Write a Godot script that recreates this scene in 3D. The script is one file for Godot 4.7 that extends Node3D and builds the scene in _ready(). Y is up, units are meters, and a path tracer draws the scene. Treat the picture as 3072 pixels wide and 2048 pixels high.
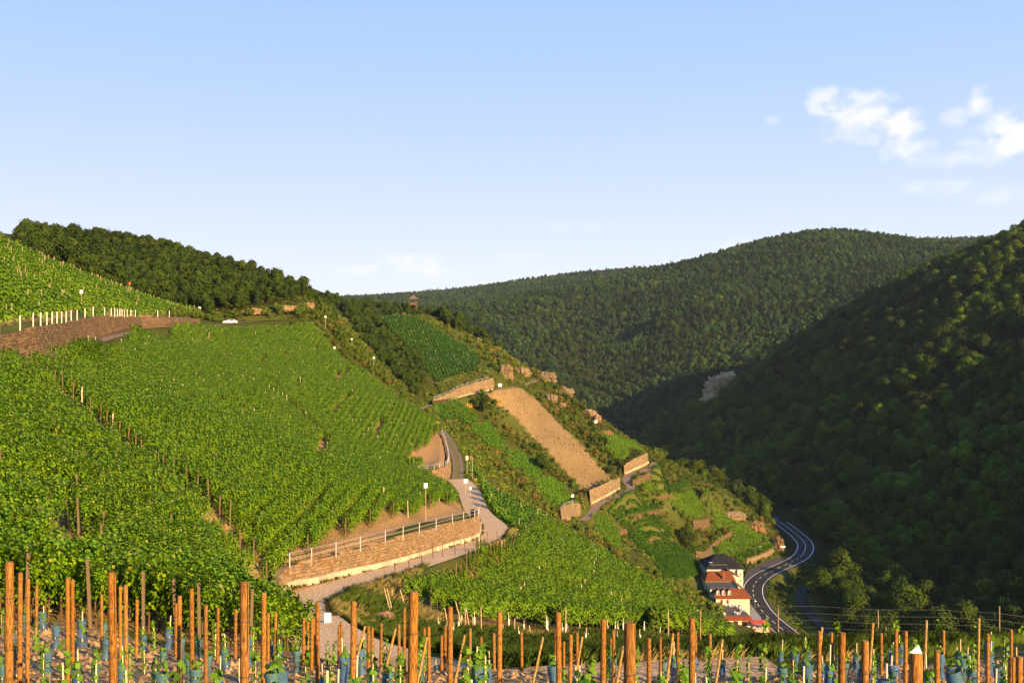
extends Node3D
# A vineyard slope above a wooded river valley, seen from the top of a young vineyard.
# x is to the right, z towards the viewer, y up; the eye is at the origin, metres.

var ctrl := PackedFloat64Array()
var wts := PackedFloat64Array()
var n_ctrl := 0
const SOFT := 8.0
var ng := PackedFloat32Array()
var fg := PackedFloat32Array()
const NX0 := -180.0
const NZ0 := 20.0
const NS := 3.5
const NW := 106
const NH := 230
const FX0 := -2000.0
const FZ0 := 900.0
const FS := 40.0
const FW := 101
const FH := 166
var bumps := FastNoiseLite.new()
var rough := FastNoiseLite.new()
var roads := []
var walls := []
var hash_road := {}
var hash_wall := {}
var M := {}
var rng := RandomNumberGenerator.new()
var used := {}
var sx0 := 0.0

# ---------------------------------------------------------------- mesh builder
class MB:
	var v := PackedVector3Array()
	var n := PackedVector3Array()
	var c := PackedColorArray()
	var ix := PackedInt32Array()
	func tri(a: Vector3, b: Vector3, d: Vector3, col: Color, na := Vector3.ZERO, nb := Vector3.ZERO, nd := Vector3.ZERO) -> void:
		var k := v.size()
		var gn := (d - a).cross(b - a)
		if na == Vector3.ZERO:
			na = gn.normalized(); nb = na; nd = na
		elif gn.dot(na) < 0.0:
			var t := b
			b = d; d = t
			t = nb
			nb = nd; nd = t
		v.append(a); v.append(b); v.append(d)
		n.append(na); n.append(nb); n.append(nd)
		c.append(col); c.append(col); c.append(col)
		ix.append(k); ix.append(k + 1); ix.append(k + 2)
	func quad(a: Vector3, b: Vector3, d: Vector3, e: Vector3, col: Color, nn := Vector3.ZERO) -> void:
		var k := v.size()
		var gn := (d - a).cross(e - b) * -1.0
		gn = (d - a).cross(b - a) + (e - a).cross(d - a)
		if nn == Vector3.ZERO:
			nn = gn.normalized()
		elif gn.dot(nn) < 0.0:
			var t := b
			b = e; e = t
		v.append(a); v.append(b); v.append(d); v.append(e)
		for i in 4:
			n.append(nn); c.append(col)
		ix.append(k); ix.append(k + 1); ix.append(k + 2)
		ix.append(k); ix.append(k + 2); ix.append(k + 3)
	func box(t: Transform3D, s: Vector3, col: Color) -> void:
		var h := s * 0.5
		var p := []
		for i in 8:
			p.append(t * Vector3(h.x if i & 1 else -h.x, h.y if i & 2 else -h.y, h.z if i & 4 else -h.z))
		quad(p[4], p[6], p[7], p[5], col)
		quad(p[1], p[3], p[2], p[0], col)
		quad(p[5], p[7], p[3], p[1], col)
		quad(p[0], p[2], p[6], p[4], col)
		quad(p[2], p[3], p[7], p[6], col)
		quad(p[0], p[4], p[5], p[1], col)
	func bx(p: Vector3, s: Vector3, col := Color.WHITE) -> void:
		box(Transform3D(Basis(), p), s, col)
	# a stone or board with its front edges taken off (front is +z)
	func stone(t: Transform3D, s: Vector3, col: Color, bev: float) -> void:
		var h := s * 0.5
		var a := [Vector3(-h.x, -h.y, -h.z), Vector3(h.x, -h.y, -h.z), Vector3(h.x, h.y, -h.z), Vector3(-h.x, h.y, -h.z)]
		var b := [Vector3(-h.x, -h.y, h.z - bev), Vector3(h.x, -h.y, h.z - bev), Vector3(h.x, h.y, h.z - bev), Vector3(-h.x, h.y, h.z - bev)]
		var f := [Vector3(-h.x + bev, -h.y + bev, h.z), Vector3(h.x - bev, -h.y + bev, h.z), Vector3(h.x - bev, h.y - bev, h.z), Vector3(-h.x + bev, h.y - bev, h.z)]
		for i in 4:
			var j := (i + 1) % 4
			quad(t * a[i], t * b[i], t * b[j], t * a[j], col)
			quad(t * b[i], t * f[i], t * f[j], t * b[j], col)
		quad(t * f[0], t * f[3], t * f[2], t * f[1], col)
	func tube(p0: Vector3, p1: Vector3, r0: float, r1: float, k: int, col: Color, cap := true, smooth := true) -> void:
		var ax := (p1 - p0).normalized()
		var u := ax.cross(Vector3(0.31, 0.17, 0.93)).normalized()
		var w := ax.cross(u)
		var s0 := v.size()
		for i in k + 1:
			var an := TAU * i / k
			var d := u * cos(an) + w * sin(an)
			v.append(p0 + d * r0); v.append(p1 + d * r1)
			n.append(d); n.append(d); c.append(col); c.append(col)
		for i in k:
			var q := s0 + i * 2
			ix.append(q); ix.append(q + 1); ix.append(q + 3)
			ix.append(q); ix.append(q + 3); ix.append(q + 2)
		if cap:
			var s1 := v.size()
			v.append(p1); n.append(ax); c.append(col)
			for i in k + 1:
				var an := TAU * i / k
				v.append(p1 + (u * cos(an) + w * sin(an)) * r1); n.append(ax); c.append(col)
			for i in k:
				ix.append(s1); ix.append(s1 + 2 + i); ix.append(s1 + 1 + i)
	func mesh(m: Material) -> ArrayMesh:
		var am := ArrayMesh.new()
		if v.is_empty():
			return am
		var a := []
		a.resize(Mesh.ARRAY_MAX)
		a[Mesh.ARRAY_VERTEX] = v; a[Mesh.ARRAY_NORMAL] = n; a[Mesh.ARRAY_COLOR] = c; a[Mesh.ARRAY_INDEX] = ix
		am.add_surface_from_arrays(Mesh.PRIMITIVE_TRIANGLES, a)
		am.surface_set_material(0, m)
		return am

# ---------------------------------------------------------------- names and tags
func numbered(s: String) -> String:
	used[s] = used.get(s, 0) + 1
	return s if used[s] == 1 else "%s_%03d" % [s, used[s] - 1]
func tag(o: Node, label := "", category := "", group := "", kind := "") -> Node:
	if label: o.set_meta("label", label)
	if category: o.set_meta("category", category)
	if group: o.set_meta("group", group)
	if kind: o.set_meta("kind", kind)
	return o
func base(called: String, at := Vector3.ZERO, turn := 0.0) -> Node3D:
	var o := Node3D.new()
	o.name = numbered(called); o.position = at; o.rotation.y = turn
	add_child(o, true)
	return o
func obj(called: String, m: Mesh, parent: Node = null, t := Transform3D()) -> MeshInstance3D:
	var o := MeshInstance3D.new()
	o.mesh = m; o.transform = t
	if parent == null:
		o.name = numbered(called)
		add_child(o, true)
	else:
		o.name = called
		parent.add_child(o, true)
	return o
func multi(called: String, m: Mesh, xf: Array, cols: Array, parent: Node = null) -> MultiMeshInstance3D:
	var mm := MultiMesh.new()
	mm.transform_format = MultiMesh.TRANSFORM_3D
	mm.use_colors = cols.size() > 0
	mm.mesh = m
	mm.instance_count = xf.size()
	for i in xf.size():
		mm.set_instance_transform(i, xf[i])
		if cols.size() > 0:
			mm.set_instance_color(i, cols[i])
	var o := MultiMeshInstance3D.new()
	o.multimesh = mm
	if parent == null:
		o.name = numbered(called)
		add_child(o, true)
	else:
		o.name = called
		parent.add_child(o, true)
	o.set_meta("kind", "stuff")
	return o
func dup(o: Node3D, at: Vector3, turn := 0.0, sc := 1.0, label := "", group := "") -> Node3D:
	var r: Node3D = o.duplicate()
	var nm: String = o.get_meta("kindname") if o.has_meta("kindname") else String(o.name)
	r.name = numbered(nm)
	add_child(r, true)
	r.position = at; r.rotation.y = turn; r.scale = Vector3.ONE * sc
	if label: r.set_meta("label", label)
	if group: r.set_meta("group", group)
	return r

# ---------------------------------------------------------------- terrain
func solve_ground() -> void:
	var n := n_ctrl
	var w := n + 2
	var a := PackedFloat64Array()
	a.resize((n + 1) * w)
	for i in n:
		for j in n:
			var dx := ctrl[i * 3] - ctrl[j * 3]
			var dz := ctrl[i * 3 + 1] - ctrl[j * 3 + 1]
			a[i * w + j] = -sqrt(dx * dx + dz * dz + SOFT * SOFT) + (0.6 if i == j else 0.0)
		a[i * w + n] = 1.0
		a[n * w + i] = 1.0
		a[i * w + n + 1] = ctrl[i * 3 + 2]
	var m := n + 1
	for k in m:
		var best := k
		for i in range(k + 1, m):
			if absf(a[i * w + k]) > absf(a[best * w + k]): best = i
		if best != k:
			for j in range(k, w):
				var t := a[k * w + j]
				a[k * w + j] = a[best * w + j]
				a[best * w + j] = t
		var pk := a[k * w + k]
		var ko := k * w
		for i in range(k + 1, m):
			var io := i * w
			var f := a[io + k] / pk
			if f != 0.0:
				for j in range(k, w):
					a[io + j] -= f * a[ko + j]
	wts.resize(m)
	for i in range(m - 1, -1, -1):
		var s := a[i * w + m]
		for j in range(i + 1, m):
			s -= a[i * w + j] * wts[j]
		wts[i] = s / a[i * w + i]
func raw_h(x: float, z: float) -> float:
	var s := wts[n_ctrl]
	var k := 0
	for i in n_ctrl:
		var dx := x - ctrl[k]
		var dz := z - ctrl[k + 1]
		s -= wts[i] * sqrt(dx * dx + dz * dz + 64.0)
		k += 3
	return s
func grids() -> void:
	ng.resize(NW * NH)
	for j in NH:
		for i in NW:
			ng[j * NW + i] = raw_h(NX0 + i * NS, NZ0 - j * NS)
	fg.resize(FW * FH)
	for j in FH:
		for i in FW:
			fg[j * FW + i] = raw_h(FX0 + i * FS, FZ0 - j * FS)
func samp(g: PackedFloat32Array, w: int, h: int, u: float, t: float) -> float:
	u = clampf(u, 0.0, w - 1.001); t = clampf(t, 0.0, h - 1.001)
	var i := int(u)
	var j := int(t)
	var fu := u - i
	var ft := t - j
	var k := j * w + i
	return (g[k] * (1.0 - fu) + g[k + 1] * fu) * (1.0 - ft) + (g[k + w] * (1.0 - fu) + g[k + w + 1] * fu) * ft
func hb(x: float, z: float) -> float:
	var u := (x - NX0) / NS
	var t := (NZ0 - z) / NS
	var e := minf(minf(u, NW - 1 - u), minf(t, NH - 1 - t))
	var far := 0.0
	if e < 10.0:
		far = samp(fg, FW, FH, (x - FX0) / FS, (FZ0 - z) / FS)
		if e <= 0.0: return far
	var near := samp(ng, NW, NH, u, t)
	return near if e >= 10.0 else lerpf(far, near, e / 10.0)
func key(x: float, z: float) -> int:
	return int(floor(x / 10.0) + 5000) * 20000 + int(floor(z / 10.0) + 8000)
func add_hash(d: Dictionary, ax: float, az: float, bx: float, bz: float, reach: float, what: Array) -> void:
	var i0 := int(floor((minf(ax, bx) - reach) / 10.0))
	var i1 := int(floor((maxf(ax, bx) + reach) / 10.0))
	var j0 := int(floor((minf(az, bz) - reach) / 10.0))
	var j1 := int(floor((maxf(az, bz) + reach) / 10.0))
	for i in range(i0, i1 + 1):
		for j in range(j0, j1 + 1):
			var k := (i + 5000) * 20000 + j + 8000
			if not d.has(k): d[k] = []
			d[k].append(what)
func smooth_line(p: Array, step := 2.0) -> Array:
	var cv := Curve3D.new()
	for i in p.size():
		var a: Vector3 = p[maxi(i - 1, 0)]
		var b: Vector3 = p[mini(i + 1, p.size() - 1)]
		var here: Vector3 = p[i]
		var d := (b - a).normalized()
		var li := 0.0 if i == 0 else here.distance_to(a) * 0.33
		var lo := 0.0 if i == p.size() - 1 else here.distance_to(b) * 0.33
		cv.add_point(here, -d * li, d * lo)
	cv.bake_interval = 0.5
	var out := []
	var l := cv.get_baked_length()
	var n := maxi(2, int(l / step))
	for i in n + 1:
		out.append(cv.sample_baked(l * i / n, true))
	return out
func add_road(p: Array, hw: float, blend: float) -> Array:
	var s := smooth_line(p)
	# even out the heights along the road
	for pass_ in 6:
		for i in range(1, s.size() - 1):
			s[i].y = (s[i - 1].y + s[i].y * 2.0 + s[i + 1].y) * 0.25
	for i in s.size() - 1:
		add_hash(hash_road, s[i].x, s[i].z, s[i + 1].x, s[i + 1].z, hw + blend, [s[i], s[i + 1], hw, blend])
	return s
func add_wall(p: Array) -> void:
	for i in p.size() - 1:
		add_hash(hash_wall, p[i][0], p[i][2], p[i + 1][0], p[i + 1][2], 7.0, [p[i], p[i + 1]])
func ht(x: float, z: float, detail := true) -> float:
	var h := hb(x, z)
	var k := key(x, z)
	var keep := 1.0
	if hash_wall.has(k):
		var bd := 1e9
		var bs := 0.0
		var bb := 0.0
		var bt := 0.0
		for w in hash_wall[k]:
			var a: Array = w[0]
			var b: Array = w[1]
			var ex: float = b[0] - a[0]
			var ez: float = b[2] - a[2]
			var t: float = ((x - a[0]) * ex + (z - a[2]) * ez) / (ex * ex + ez * ez)
			if t < -0.04 or t > 1.04: continue
			t = clampf(t, 0.0, 1.0)
			var qx: float = a[0] + ex * t
			var qz: float = a[2] + ez * t
			var dd := Vector2(x - qx, z - qz).length()
			if dd < bd:
				bd = dd
				bs = (ex * (z - qz) - ez * (x - qx)) / sqrt(ex * ex + ez * ez)
				bb = lerpf(a[1], b[1], t)
				bt = bb + lerpf(a[3], b[3], t)
		if bd < 7.0:
			# left of the wall's run is uphill (bs < 0)
			if bs < -0.55:
				var s := -bs
				h = lerpf(bt - 0.12 + 0.12 * s, h, smoothstep(1.5, 7.0, s))
			elif bs < 3.0:
				h = lerpf(minf(h, bb - 0.05), h, smoothstep(0.3, 3.0, bs))
			keep = 0.3
	if hash_road.has(k):
		var bd := 1e9
		var by := 0.0
		var hw := 0.0
		var bl := 1.0
		for r in hash_road[k]:
			var a: Vector3 = r[0]
			var b: Vector3 = r[1]
			var ex := b.x - a.x
			var ez := b.z - a.z
			var t := clampf(((x - a.x) * ex + (z - a.z) * ez) / (ex * ex + ez * ez), 0.0, 1.0)
			var dd: float = Vector2(x - a.x - ex * t, z - a.z - ez * t).length() - r[2]
			if dd < bd:
				bd = dd; by = a.y + (b.y - a.y) * t; hw = r[2]; bl = r[3]
		if bd < bl:
			h = lerpf(by - 0.06, h, smoothstep(0.25, bl, bd))
			keep = minf(keep, smoothstep(0.0, bl, bd))
	if detail and keep > 0.0:
		h += keep * (bumps.get_noise_2d(x, z) * 0.35 + rough.get_noise_2d(x, z) * 0.07)
	return h
func on(x: float, z: float, up := 0.0) -> Vector3:
	return Vector3(x, ht(x, z) + up, z)
func slope_dir(x: float, z: float) -> Vector2:
	var g := Vector2(hb(x + 4, z) - hb(x - 4, z), hb(x, z + 4) - hb(x, z - 4))
	return -g.normalized()
func inside(p: PackedVector2Array, x: float, z: float) -> bool:
	return Geometry2D.is_point_in_polygon(Vector2(x, z), p)
func bounds(p: PackedVector2Array) -> Rect2:
	var r := Rect2(p[0], Vector2.ZERO)
	for q in p: r = r.expand(q)
	return r
func lin(r: float, g: float, b: float) -> Color:
	return Color(r, g, b)

# ---------------------------------------------------------------- materials
func noise_tex(freq: float, lo: float, hi: float, oct := 4, kind := FastNoiseLite.TYPE_SIMPLEX_SMOOTH, size := 512, seed_ := 3, stretch := 1.0) -> ImageTexture:
	var f := FastNoiseLite.new()
	f.noise_type = kind
	f.frequency = freq
	f.fractal_octaves = oct
	f.seed = seed_
	var im := f.get_seamless_image(size, size)
	im.convert(Image.FORMAT_RGB8)
	for y in size:
		for x in size:
			var g := lerpf(lo, hi, im.get_pixel(x, y).r)
			im.set_pixel(x, y, Color(g, g, g))
	return ImageTexture.create_from_image(im)
func mat(col := Color.WHITE, ro := 0.8, spec := 0.3) -> StandardMaterial3D:
	var m := StandardMaterial3D.new()
	m.albedo_color = col
	m.roughness = ro
	m.metallic_specular = spec
	m.vertex_color_use_as_albedo = true
	return m
func tri(m: StandardMaterial3D, t: Texture2D, s: Vector3, world := true) -> StandardMaterial3D:
	m.albedo_texture = t
	m.uv1_triplanar = true
	m.uv1_world_triplanar = world
	m.uv1_scale = s
	return m
func materials() -> void:
	var grain := noise_tex(0.02, 0.45, 1.15, 5)
	var fine := noise_tex(0.06, 0.55, 1.1, 4, FastNoiseLite.TYPE_SIMPLEX_SMOOTH, 512, 9)
	var wood := noise_tex(0.035, 0.22, 1.25, 5, FastNoiseLite.TYPE_SIMPLEX_SMOOTH, 512, 21)
	M.ground = tri(mat(Color.WHITE, 0.95, 0.1), grain, Vector3.ONE * 0.31)
	M.ground.heightmap_enabled = true
	M.ground.heightmap_texture = grain
	M.ground.heightmap_scale = 6.0
	M.road = tri(mat(Color.WHITE, 0.9, 0.2), fine, Vector3(0.12, 0.12, 0.12))
	M.stone = tri(mat(Color.WHITE, 0.9, 0.2), fine, Vector3.ONE * 0.9)
	M.rock = tri(mat(Color.WHITE, 0.95, 0.15), grain, Vector3.ONE * 0.13)
	M.rock.heightmap_enabled = true
	M.rock.heightmap_texture = grain
	M.rock.heightmap_scale = 25.0
	M.wood = tri(mat(Color.WHITE, 0.75, 0.25), wood, Vector3(5.0, 0.45, 5.0), false)
	M.plain = mat(Color.WHITE, 0.75, 0.3)
	M.paint = mat(Color.WHITE, 0.45, 0.4)
	M.plaster = tri(mat(Color.WHITE, 0.9, 0.2), fine, Vector3.ONE * 0.07)
	M.metal = mat(Color.WHITE, 0.45, 0.5)
	M.metal.metallic = 0.6
	M.car = mat(Color.WHITE, 0.25, 0.5)
	M.car.clearcoat_enabled = true
	M.car.clearcoat = 0.7
	M.glass = mat(Color.WHITE, 0.08, 0.6)
	M.leaf = mat(Color.WHITE, 0.55, 0.22)
	M.leaf.backlight_enabled = true
	M.leaf.backlight = Color(0.52, 0.55, 0.12)
	M.tree = mat(Color.WHITE, 0.75, 0.12)
	M.tree.backlight_enabled = true
	M.tree.backlight = Color(0.26, 0.28, 0.08)
	M.grass = mat(Color.WHITE, 0.7, 0.2)
	M.grass.backlight_enabled = true
	M.grass.backlight = Color(0.5, 0.5, 0.2)
	M.net = mat(Color(1, 1, 1, 0.78), 0.6, 0.3)
	M.net.transparency = BaseMaterial3D.TRANSPARENCY_ALPHA
	M.water = mat(Color(0.11, 0.13, 0.14), 0.55, 0.1)
	M.water.vertex_color_use_as_albedo = false

# ---------------------------------------------------------------- sky with a few clouds
func sky_cover() -> ImageTexture:
	var w := 4096
	var h := 2048
	var im := Image.create(w, h, false, Image.FORMAT_RGBA8)
	im.fill(Color(0, 0, 0, 0))
	var f := FastNoiseLite.new()
	f.noise_type = FastNoiseLite.TYPE_SIMPLEX_SMOOTH
	f.frequency = 0.55
	f.fractal_octaves = 6
	f.fractal_gain = 0.55
	f.seed = 4
	var f2 := FastNoiseLite.new()
	f2.frequency = 0.25
	f2.fractal_octaves = 4
	f2.seed = 12
	# azimuth and height in degrees, half sizes, strength
	var puffs := [[16.4, 12.5, 1.0, 0.75, 1.3], [17.8, 12.1, 1.5, 0.75, 0.85], [19.0, 12.0, 1.5, 0.85, 1.15], [20.4, 11.1, 1.4, 0.75, 0.95], [18.8, 11.1, 2.6, 1.0, 0.6], [20.3, 9.9, 1.7, 0.55, 0.8], [22.0, 9.2, 2.0, 0.5, 0.3],
		[24.0, 11.7, 0.6, 0.9, 1.0], [24.9, 10.6, 1.4, 0.8, 0.95], [25.9, 10.2, 1.4, 0.9, 1.2], [23.0, 11.2, 0.9, 0.5, 0.5], [24.4, 9.6, 2.0, 0.7, 0.6], [27.5, 10.4, 2.0, 1.3, 1.0], [22.0, 7.8, 2.6, 0.35, 0.35], [25.0, 7.3, 2.6, 0.5, 0.3],
		[3.6, 6.3, 2.2, 0.28, 0.2], [-5.5, 4.3, 1.7, 0.5, 0.32], [-8.4, 3.9, 1.9, 0.28, 0.22], [-4.2, 3.8, 1.2, 0.3, 0.25], [14.0, 11.6, 0.5, 0.25, 0.35], [0.5, 4.6, 1.2, 0.3, 0.15], [12.0, 5.2, 2.0, 0.3, 0.18]]
	for k in 16:
		var az := 45.0 + k * 17.0 + rng.randf_range(-5, 5)
		var el := rng.randf_range(7, 15)
		for q in 4:
			puffs.append([az + rng.randf_range(-3, 3), el + rng.randf_range(-0.6, 0.6), rng.randf_range(1.0, 2.4), rng.randf_range(0.5, 1.0), rng.randf_range(0.4, 1.1)])
	var acc := {}
	for p in puffs:
		var x0 := int((p[0] - p[2] * 1.9) / 360.0 * w)
		var x1 := int((p[0] + p[2] * 1.9) / 360.0 * w)
		var y0 := int((0.5 - (p[1] + p[3] * 1.9) / 180.0) * h)
		var y1 := int((0.5 - (p[1] - p[3] * 1.9) / 180.0) * h)
		for y in range(y0, y1 + 1):
			var el := (0.5 - (y + 0.5) / h) * 180.0
			for x in range(x0, x1 + 1):
				var az := (x + 0.5) / w * 360.0
				var dx: float = (az - p[0]) / p[2]
				var dy: float = (el - p[1]) / p[3]
				if dy < 0.0: dy *= 0.75
				var d2 := dx * dx + dy * dy
				var warp := f.get_noise_2d(az * 1.1, el * 1.7)
				var s: float = p[4] * clampf((1.0 - d2) * 0.8 + warp * 0.9 - 0.03, 0.0, 1.0)
				if s > 0.0:
					var kx := posmod(x, w) + y * w
					acc[kx] = 1.0 - (1.0 - acc.get(kx, 0.0)) * (1.0 - minf(s * 0.8, 0.9))
	for kx in acc:
		var a: float = acc[kx]
		var el: float = (0.5 - (kx / w + 0.5) / h) * 180.0
		var tone := 0.92 + 0.1 * f2.get_noise_2d((kx % w) * 0.05, el * 2.0)
		im.set_pixel(kx % w, kx / w, Color(0.50 * tone, 0.405 * tone, 0.26 * tone, a))
	return ImageTexture.create_from_image(im)

func _ready() -> void:
	rng.seed = 77
	var cam := Camera3D.new()
	cam.name = "camera"
	cam.fov = 36.0
	cam.near = 0.2
	cam.far = 9000.0
	add_child(cam)
	cam.current = true
	var sun := DirectionalLight3D.new()
	sun.name = "sun"
	sun.light_energy = 1.6
	sun.light_color = Color(1.0, 0.83, 0.56)
	sun.light_angular_distance = 0.5
	sun.shadow_enabled = true
	add_child(sun)
	var az := deg_to_rad(40.0)
	var el := deg_to_rad(20.0)
	sun.look_at_from_position(Vector3(sin(az) * cos(el), sin(el), cos(az) * cos(el)) * 100.0, Vector3.ZERO)
	var env := Environment.new()
	env.background_mode = Environment.BG_SKY
	env.tonemap_mode = Environment.TONE_MAPPER_LINEAR
	env.tonemap_exposure = 2.75
	env.sdfgi_enabled = true
	env.ssao_enabled = true
	env.ssil_enabled = true
	var sm := ProceduralSkyMaterial.new()
	sm.sky_top_color = Color(0.335, 0.47, 0.66)
	sm.sky_horizon_color = Color(0.662, 0.665, 0.655)
	sm.sky_curve = 0.14
	sm.sky_energy_multiplier = 1.0
	sm.ground_bottom_color = Color(0.16, 0.18, 0.1)
	sm.ground_horizon_color = Color(0.4, 0.42, 0.42)
	sm.sun_angle_max = 12.0
	sm.sun_curve = 0.1
	sm.sky_cover = sky_cover()
	sm.sky_cover_modulate = Color(1, 1, 1, 1)
	var sky := Sky.new()
	sky.sky_material = sm
	env.sky = sky
	env.fog_enabled = true
	env.fog_density = 0.000032
	env.fog_light_color = Color(0.80, 0.88, 1.0)
	var we := WorldEnvironment.new()
	we.name = "surroundings"
	we.environment = env
	add_child(we)

	materials()
	data()
	for k in POLY:
		if k.begins_with("ter_"):
			var c := bounds(POLY[k]).get_center()
			var wide := PackedVector2Array()
			for q in POLY[k]: wide.append(c + (q - c) * 1.16)
			POLY[k] = wide
	bumps.noise_type = FastNoiseLite.TYPE_SIMPLEX_SMOOTH
	bumps.frequency = 0.07
	bumps.fractal_octaves = 3
	bumps.seed = 5
	rough.noise_type = FastNoiseLite.TYPE_SIMPLEX_SMOOTH
	rough.frequency = 0.9
	rough.fractal_octaves = 3
	rough.seed = 8
	n_ctrl = ctrl.size() / 3
	solve_ground()
	grids()
	for k in WALL: add_wall(WALL[k])
	ground()
	road_meshes()
	build_walls()
	buildings()
	vineyards()
	woods()
	foreground()
	signs_and_things()

# ---------------------------------------------------------------- ground
var zones := []
func zone(p: PackedVector2Array, col: Color, var_ := 0.15) -> void:
	zones.append([p, col, var_, bounds(p)])
func ground() -> void:
	var soil := lin(0.40, 0.255, 0.125)
	var grass := lin(0.085, 0.125, 0.022)
	var scrub := lin(0.085, 0.10, 0.022)
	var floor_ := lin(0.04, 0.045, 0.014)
	var dry := lin(0.34, 0.25, 0.085)
	zone(POLY.young, lin(0.42, 0.265, 0.135), 0.35)
	zone(POLY.grass_bank, grass, 0.3)
	zone(POLY.verge_dry, dry, 0.3)
	zone(POLY.soil_strip, soil)
	zone(POLY.track_bare, soil)
	zone(POLY.vines_main, soil.lerp(scrub, 0.25), 0.25)
	zone(POLY.vines_low, soil.lerp(scrub, 0.3), 0.25)
	zone(POLY.vines_strip, scrub)
	zone(POLY.vines_small, soil)
	zone(POLY.vines_upper, soil.lerp(scrub, 0.4), 0.2)
	zone(POLY.bare_slope, lin(0.31, 0.215, 0.108), 0.2)
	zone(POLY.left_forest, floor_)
	for k in POLY:
		if k.begins_with("far_") or k.begins_with("ter_"):
			zone(POLY[k], soil.lerp(grass, 0.85), 0.25)
	var rad := [2.0]
	while rad[-1] < 7200.0:
		var r: float = rad[-1]
		rad.append(r * 1.011 if r < 250.0 else (r + 2.2 if r < 600.0 else r * 1.025))
	var ang := []
	var t := -31.5
	while t <= 31.5:
		ang.append(t)
		t += 0.16
	var step := 0.3
	while t < 328.5:
		ang.append(t)
		step = minf(step * 1.25, 8.0)
		if 328.5 - t < 60.0: step = maxf(0.3, (328.5 - t) * 0.12)
		t += step
	var na := ang.size()
	var nr := rad.size()
	var mb := MB.new()
	var yy := -1.72
	mb.v.append(Vector3(0, yy, 0)); mb.n.append(Vector3.UP); mb.c.append(Color(0.4, 0.27, 0.15))
	var cn := FastNoiseLite.new()
	cn.frequency = 0.045
	cn.fractal_octaves = 4
	cn.seed = 31
	for j in nr:
		var r: float = rad[j]
		for i in na:
			var a := deg_to_rad(ang[i])
			var x := sin(a) * r
			var z := -cos(a) * r
			var dense: bool = ang[i] <= 31.6 and r < 700.0
			mb.v.append(Vector3(x, ht(x, z) if dense else hb(x, z), z))
			mb.n.append(Vector3.UP)
			var col := scrub
			var vr := 0.3
			if r < 700.0 and ang[i] < 35.0:
				for q in zones:
					var b: Rect2 = q[3]
					if b.has_point(Vector2(x, z)) and inside(q[0], x, z):
						col = q[1]; vr = q[2]
						break
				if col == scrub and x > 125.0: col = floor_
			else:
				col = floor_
			var k := 1.0 + vr * 1.6 * cn.get_noise_2d(x, z)
			mb.c.append(Color(col.r * k, col.g * k, col.b * k))
	# normals from neighbours
	for j in nr:
		for i in na:
			var k := 1 + j * na + i
			var l := 1 + j * na + (i + na - 1) % na
			var rr := 1 + j * na + (i + 1) % na
			var u := k + na if j < nr - 1 else k
			var d := k - na if j > 0 else 0
			var nn := (mb.v[rr] - mb.v[l]).cross(mb.v[u] - mb.v[d])
			mb.n[k] = nn.normalized() if nn.y > 0 else -nn.normalized()
	for i in na:
		mb.ix.append(0); mb.ix.append(1 + i); mb.ix.append(1 + (i + 1) % na)
	for j in nr - 1:
		for i in na:
			var k := 1 + j * na + i
			var q := 1 + j * na + (i + 1) % na
			mb.ix.append(k); mb.ix.append(k + na); mb.ix.append(q + na)
			mb.ix.append(k); mb.ix.append(q + na); mb.ix.append(q)
	tag(obj("ground", mb.mesh(M.ground)), "", "", "", "structure")

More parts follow.
